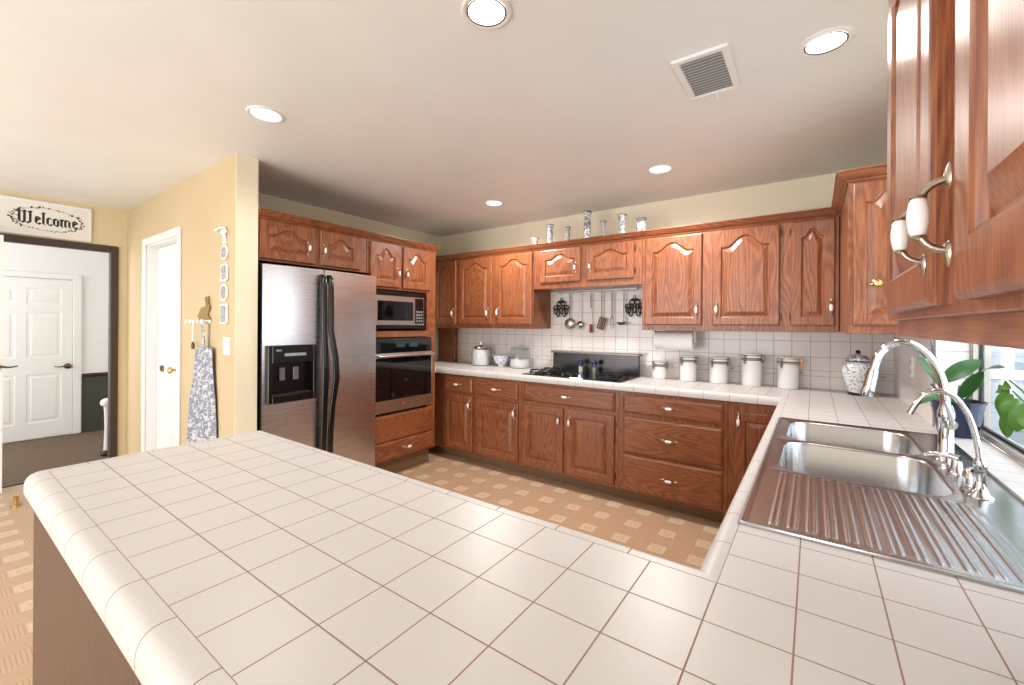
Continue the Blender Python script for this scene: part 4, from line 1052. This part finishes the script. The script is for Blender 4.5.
t = thing('apron', 'blue and white toile apron hanging from the peg rack', 'apron', (-3.55, YP - .03, .2))
m = MB(FPW)
rings = []
AK = .977
N = 26
for z, u0, u1, amp in ((1.185, -3.64, -3.37, .002), (1.17, -3.645, -3.365, .004), (1.05, -3.655, -3.36, .008), (.95, -3.67, -3.35, .011), (.85, -3.715, -3.33, .014), (.65, -3.745, -3.315, .017), (.45, -3.765, -3.31, .02), (.22, -3.78, -3.30, .022)):
    u0 *= AK; u1 *= AK
    rings.append([(u0 + (u1 - u0) * k / N, z, .03 + amp * math.sin(k * 1.15 + .5) + .002 * math.sin(k * 2.7)) for k in range(N + 1)] + [(u1 + (u0 - u1) * k / N, z, .026 + amp * math.sin((N - k) * 1.15 + .5) + .002 * math.sin((N - k) * 2.7)) for k in range(N + 1)])
m.loft(rings); m.build('apron_cloth', TOILE, t, 60)
m = MB(FPW); m.loft([[(u, 1.17 + .0, .036), (u + .05, 1.17, .036), (u + .05, 1.17, .032), (u, 1.17, .032)] if i == 0 else [(u + .012, 1.372, .044), (u + .045, 1.372, .044), (u + .045, 1.372, .04), (u + .012, 1.372, .04)] for i, u in enumerate((-3.43, -3.43))])
m.build('neck_strap', TOILE, t)
t = thing('key_tassel', 'thin white tassel cord hanging from the peg rack left of the apron', 'tassel', (-3.61, YP, 1.16))
m = MB(FPW); m.tube([(-3.615, 1.35, .03), (-3.618, 1.28, .03), (-3.612, 1.22, .03)], .004, 6); m.build('cord', WHITE, t, 50)
m = MB(FPW); m.lathe([(0, 0), (.010, .004), (.012, .03), (.007, .05), (0, .055)], (-3.612, 1.165, .03), 12, (0, 1, 0)); m.build('tassel', BRONZE, t, 50)
t = thing('light_switch', 'double light switch plate on the tan wall below the plaques', 'switch', (-3.12, YP, 1.2))
MB(FPW).box(-3.165, -3.065, 1.145, 1.262, 0, .006, .002).build('switch_plate', WHITE, t)
for uu in (-3.14, -3.09): MB(FPW).box(uu - .016, uu + .016, 1.17, 1.237, .006, .010, .002).build('rocker', CERAMIC, t)
t = thing('wall_outlet', 'white outlet on the tiled right wall between ginger jar and window', 'outlet', (XR, 3.1, 1.1))
MB(FR(XR - .008)).box(-3.14, -3.065, 1.085, 1.20, 0, .006, .002).build('outlet_plate', WHITE, t)
for vv in (1.115, 1.165): MB(FR(XR - .008)).box(-3.118, -3.087, vv - .014, vv + .014, .006, .008, .001).build('socket', CERAMIC, t)

# ------------------------------------------------------------------ Welcome sign
FW = FL(XE)
t = thing('welcome_sign', 'white framed sign lettered Welcome above the dark doorway', 'sign', (XE, .6, 2.09))
U0, U1, V0, V1 = .30, .925, 2.085, 2.385
MB(FW).box(U0, U1, V0, V1, 0, .014, .003).build('sign_board', plain('sign_white', srgb(236, 234, 230), .5), t)
m = MB(FW); q = .02
m.box(U0, U1, V1 - q, V1, .014, .022, .003); m.box(U0, U1, V0, V0 + q, .014, .022, .003); m.box(U0, U0 + q, V0 + q, V1 - q, .014, .022, .003); m.box(U1 - q, U1, V0 + q, V1 - q, .014, .022, .003)
m.build('sign_frame', WHITE, t)
GL = {  # broad-nib strokes per letter in a 1-high x-height cell: (width, [polyline..])
 'W': (1.75, [[(.05, 1.42), (.3, 1.6), (.5, 1.45)], [(.35, 1.5), (.35, .25), (.6, 0), (.85, .2)], [(.85, 1.5), (.85, .2), (1.1, 0), (1.4, .25)], [(1.4, 1.5), (1.4, .25)], [(.7, 1.4), (.95, 1.6)], [(1.2, 1.4), (1.5, 1.6)], [(.05, .3), (.3, .1)], [(.1, .85), (.35, .8)]]),
 'e': (.72, [[(.2, .85), (.2, .2), (.42, 0), (.62, .18)], [(.2, .85), (.42, 1.0), (.6, .8)], [(.6, .8), (.22, .5)]]),
 'l': (.42, [[(.2, 1.55), (.2, .15), (.36, 0)], [(.08, 1.45), (.3, 1.6)]]),
 'c': (.66, [[(.2, .85), (.2, .2), (.42, 0), (.6, .16)], [(.2, .85), (.42, 1.0), (.58, .86)]]),
 'o': (.76, [[(.18, .82), (.18, .2), (.4, 0)], [(.18, .82), (.4, 1.0), (.6, .8), (.6, .18), (.4, 0)]]),
 'm': (1.22, [[(.18, .95), (.18, .08), (.28, 0)], [(.18, .85), (.4, 1.0), (.58, .85), (.58, .08), (.68, 0)], [(.58, .85), (.82, 1.0), (1.0, .85), (1.0, .1), (1.12, 0)], [(.06, .88), (.2, 1.0)]]),
}
m = MB(FW); u = .47; sc = .064; NX, NY = .125, .05
for ch in 'Welcome':
    wd, strokes = GL[ch]; kx = sc * .92
    for st in strokes:
        for (ax, ay), (b_x, by) in zip(st, st[1:]):
            poly = [(ax - NX, ay + NY), (ax + NX, ay - NY), (b_x + NX, by - NY), (b_x - NX, by + NY)]
            if (b_x - ax) * (-2 * NY) - (by - ay) * (2 * NX) > 0: poly = poly[::-1]
            P = [(u + px * kx, 2.185 + py * sc) for px, py in poly]
            m.prism(P, .014, .0152)
            for cx_, cy_ in ((ax, ay), (b_x, by)):
                m.prism([(u + (cx_ - NX) * kx, 2.185 + (cy_ + NY - .02) * sc), (u + (cx_ + NX) * kx, 2.185 + (cy_ - NY - .02) * sc), (u + (cx_ + NX) * kx, 2.185 + (cy_ - NY + .05) * sc), (u + (cx_ - NX) * kx, 2.185 + (cy_ + NY + .05) * sc)], .014, .0151)
    u += wd * kx
m.build('lettering', plain('black_lettering', srgb(24, 34, 30), .5), t)
m = MB(FW); cx_, cz_ = .655, 2.232
m.tube([(cx_ + .21 * math.cos(2 * PI * k / 48), cz_ + .095 * math.sin(2 * PI * k / 48), .0145) for k in range(49)], .0012, 6)
m.build('vine', plain('vine_green', srgb(84, 96, 74), .6), t)
for nm, colr, lab in (('berries', srgb(104, 40, 34), 0), ('vine_leaves', srgb(62, 66, 52), 1)):
    m = MB(FW)
    for k in range(44):
        a = 2 * PI * (k + .5 * lab + random.uniform(-.25, .25)) / 44; e = random.uniform(.92, 1.08)
        if abs(math.sin(a)) < .75 or random.random() < .6:
            m.prism(ell(cx_ + .212 * e * math.cos(a), cz_ + .097 * e * math.sin(a), random.uniform(.004, .009), random.uniform(.003, .007), 2, 8), .014, .0155)
    m.build(nm, plain(nm + '_paint', colr, .6), t)

# ------------------------------------------------------------------ ceiling lights and vent
LIGHTS = [(-2.314, 1.041, 'round recessed ceiling light nearest the refrigerator partition', 0), (-.925, 1.135, 'round recessed ceiling light cut off by the top of the picture', 1),
          (-2.317, 2.965, 'small recessed ceiling light over the left end of the back counter', 0), (-.87, 2.965, 'recessed ceiling light in front of the right wall cabinets', 0),
          (.03, 1.996, 'recessed ceiling light with dark inner ring at upper right, above the sink', 1)]
for x, y, lab, dark in LIGHTS:
    t = thing('recessed_light', lab, 'ceiling light', (x, y, ZC - .01), 'recessed ceiling lights')
    MB().lathe([(.086, 0), (.088, -.004), (.082, -.008), (.070, -.006), (.066, .0), (.062, .001)], (x, y, ZC), 40, caps=False).build('trim_ring', WHITE, t, 50)
    if dark: MB().lathe([(.069, -.0062), (.066, -.009), (.063, -.0064)], (x, y, ZC), 40, caps=False).build('inner_ring', BLACKM, t, 50)
    MB().lathe([(0, -.010), (.035, -.0095), (.056, -.006), (.068, -.001), (.068, 0), (0, 0)], (x, y, ZC), 32).build('lamp_lens', LAMP, t, 50)
    d = bpy.data.lights.new('lamp_light', 'SPOT'); d.energy = 46 if y > 2.5 else 12; d.spot_size = rad(168); d.spot_blend = .6; d.color = (1, .96, .90); d.shadow_soft_size = .09
    o = bpy.data.objects.new('lamp_light', d); COL.objects.link(o); o.parent = t; o.location = (0, 0, -.03)
t = thing('ceiling_vent', 'square white louvred air vent in the ceiling', 'vent', (-.377, 1.965, ZC - .01))
VX0, VX1, VY0, VY1 = -.485, -.272, 1.785, 2.143
m = MB(); fw = .028; z0, z1 = ZC - .012, ZC + .001
m.box(VX0, VX1, VY0, VY0 + fw, z0, z1, .003); m.box(VX0, VX1, VY1 - fw, VY1, z0, z1, .003); m.box(VX0, VX0 + fw, VY0 + fw, VY1 - fw, z0, z1, .003); m.box(VX1 - fw, VX1, VY0 + fw, VY1 - fw, z0, z1, .003)
m.build('vent_frame', WHITE, t)
bx('vent_backing', plain('vent_dark', srgb(170, 170, 170), .8), VX0 + fw, VX1 - fw, VY0 + fw, VY1 - fw, ZC - .002, ZC - .001, t)
for k in range(14):
    yy = VY0 + fw + .008 + k * .0215
    q = MB(); q.add([(VX0 + fw, yy, ZC - .011), (VX1 - fw, yy, ZC - .011), (VX1 - fw, yy + .0165, ZC - .004), (VX0 + fw, yy + .0165, ZC - .004), (VX0 + fw, yy, ZC - .0122), (VX1 - fw, yy, ZC - .0122), (VX1 - fw, yy + .0165, ZC - .0052), (VX0 + fw, yy + .0165, ZC - .0052)],
                    [(0, 1, 2, 3), (7, 6, 5, 4), (0, 4, 5, 1), (1, 5, 6, 2), (2, 6, 7, 3), (3, 7, 4, 0)])
    q.build('louvre', WHITE, t)
MB().tube([(-.37, VY1 - .02, ZC - .012), (-.37, VY1 - .01, ZC - .03), (-.362, VY1 - .004, ZC - .035)], .003, 8).build('vent_lever', WHITE, t, 50)

# ------------------------------------------------------------------ plants on the window sill
def leaf(parent, base, tip, width, normal=(0, 0, 1), droop=.0, mat=LEAF, name='leaf'):
    b, e = Vector(base), Vector(tip); ax = e - b; n = 12
    nn = Vector(normal); side = ax.cross(nn).normalized(); nn = side.cross(ax).normalized()
    vs = []
    for i in range(n + 1):
        t_ = i / n; c = b + ax * t_ + nn * (droop * math.sin(PI * t_)); wd = width / 2 * max(.02, math.sin(PI * min(1, t_ * .97 + .03)) ** .65)
        for k, f in ((-1, .14), (-.5, .03), (0, -.02), (.5, .03), (1, .14)): vs.append(c + side * wd * k + nn * (wd * f))
    o = len(vs); up = vs + [v - nn * .0012 for v in vs]
    fs = []
    for i in range(n):
        for k in range(4):
            a = i * 5 + k; fs.append((a, a + 1, a + 6, a + 5)); fs.append((o + a + 5, o + a + 6, o + a + 1, o + a))
    for i in range(n): fs += [(i * 5, i * 5 + 5, o + i * 5 + 5, o + i * 5), (i * 5 + 9, i * 5 + 4, o + i * 5 + 4, o + i * 5 + 9)]
    m = MB(); m.add(up, fs); return m.build(name, mat, parent, 60)
px_, py_ = .475, 2.455
t = thing('potted_plant', 'broad-leaved green plant in a navy blue pot on the tiled window sill', 'plant', (px_, py_, .916))
prof = [(0, 0), (.056, 0)]
for i in range(1, 8): prof += [(.056 + .003 * i - .001, .018 * i - .009), (.056 + .003 * i + .0015, .018 * i)]
prof += [(.083, .135), (.085, .142), (.080, .142), (.076, .12), (0, .12)]
MB().lathe(prof, (px_, py_, .9165), 28).build('pot', NAVY, t, 50)
MB().lathe([(0, 0), (.074, 0), (.074, .006), (0, .01)], (px_, py_, 1.035), 20).build('soil', SOIL, t)
B = Vector((px_, py_, 1.045))
leaf(t, B + Vector((-.01, .01, 0)), (.395, 2.45, 1.30), .03, (1, -.6, 0), -.01, LEAFD)
leaf(t, B + Vector((-.03, 0, .04)), (.345, 2.40, 1.235), .055, (.5, -.8, .3), .015)
leaf(t, (.425, 2.43, 1.13), (.545, 2.47, 1.225), .062, (-.35, -.85, .3), .012)
leaf(t, (.47, 2.40, 1.075), (.52, 2.33, 1.19), .045, (-.3, -.8, .2), .0)
leaf(t, (.515, 2.335, 1.185), (.54, 2.19, 1.215), .032, (-.3, -.5, .8), .01)
leaf(t, B + Vector((-.06, -.06, .02)), (.315, 2.25, 1.05), .05, (.3, -.5, .8), .045)
m = MB()
for e in ((.395, 2.45, 1.12), (.44, 2.42, 1.10), (.48, 2.45, 1.12), (.50, 2.37, 1.10)): m.tube([(px_, py_, 1.03), e], [.005, .003], 8)
m.build('stem', LEAF2, t, 50)
qx, qy = .500, 1.42
t = thing('trailing_plant', 'lighter green trailing plant at the right edge in front of the window glass', 'plant', (qx, qy, .916))
MB().lathe([(0, 0), (.034, 0), (.042, .09), (.045, .1), (.041, .1), (.038, .08), (0, .08)], (qx, qy, .9165), 24).build('pot', plain('terracotta', srgb(160, 96, 66), .7), t, 40)
MB().lathe([(0, 0), (.037, 0), (.034, .006), (0, .01)], (qx, qy, .995), 20).build('soil', SOIL, t)
m = MB(); stems = [((qx, qy, 1.0), (.50, 1.84, 1.16), (.525, 2.09, 1.18)), ((qx, qy, 1.0), (.50, 1.80, 1.12), (.52, 2.04, 1.15)), ((qx, qy, 1.0), (.47, 1.70, 1.16))]
for s in stems: m.tube(s, .003, 8, smooth=2)
m.build('stem', LEAF2, t, 50)
NRM = (-.7, -.6, .25)
for b_, e_, w_ in (((.525, 2.10, 1.145), (.53, 2.22, 1.135), .030), ((.525, 2.10, 1.150), (.515, 2.12, 1.055), .038), ((.525, 2.08, 1.155), (.53, 2.16, 1.160), .032), ((.52, 2.05, 1.140), (.51, 2.06, 1.040), .042), ((.52, 2.02, 1.100), (.505, 2.03, 1.000), .045),
                   ((.50, 1.92, 1.140), (.48, 1.92, 1.07), .05), ((.48, 1.75, 1.15), (.45, 1.74, 1.07), .05), ((.48, 1.70, 1.16), (.49, 1.62, 1.22), .045), ((.47, 1.69, 1.14), (.44, 1.62, 1.10), .045)):
    leaf(t, b_, e_, w_, NRM, .010, LEAF2)
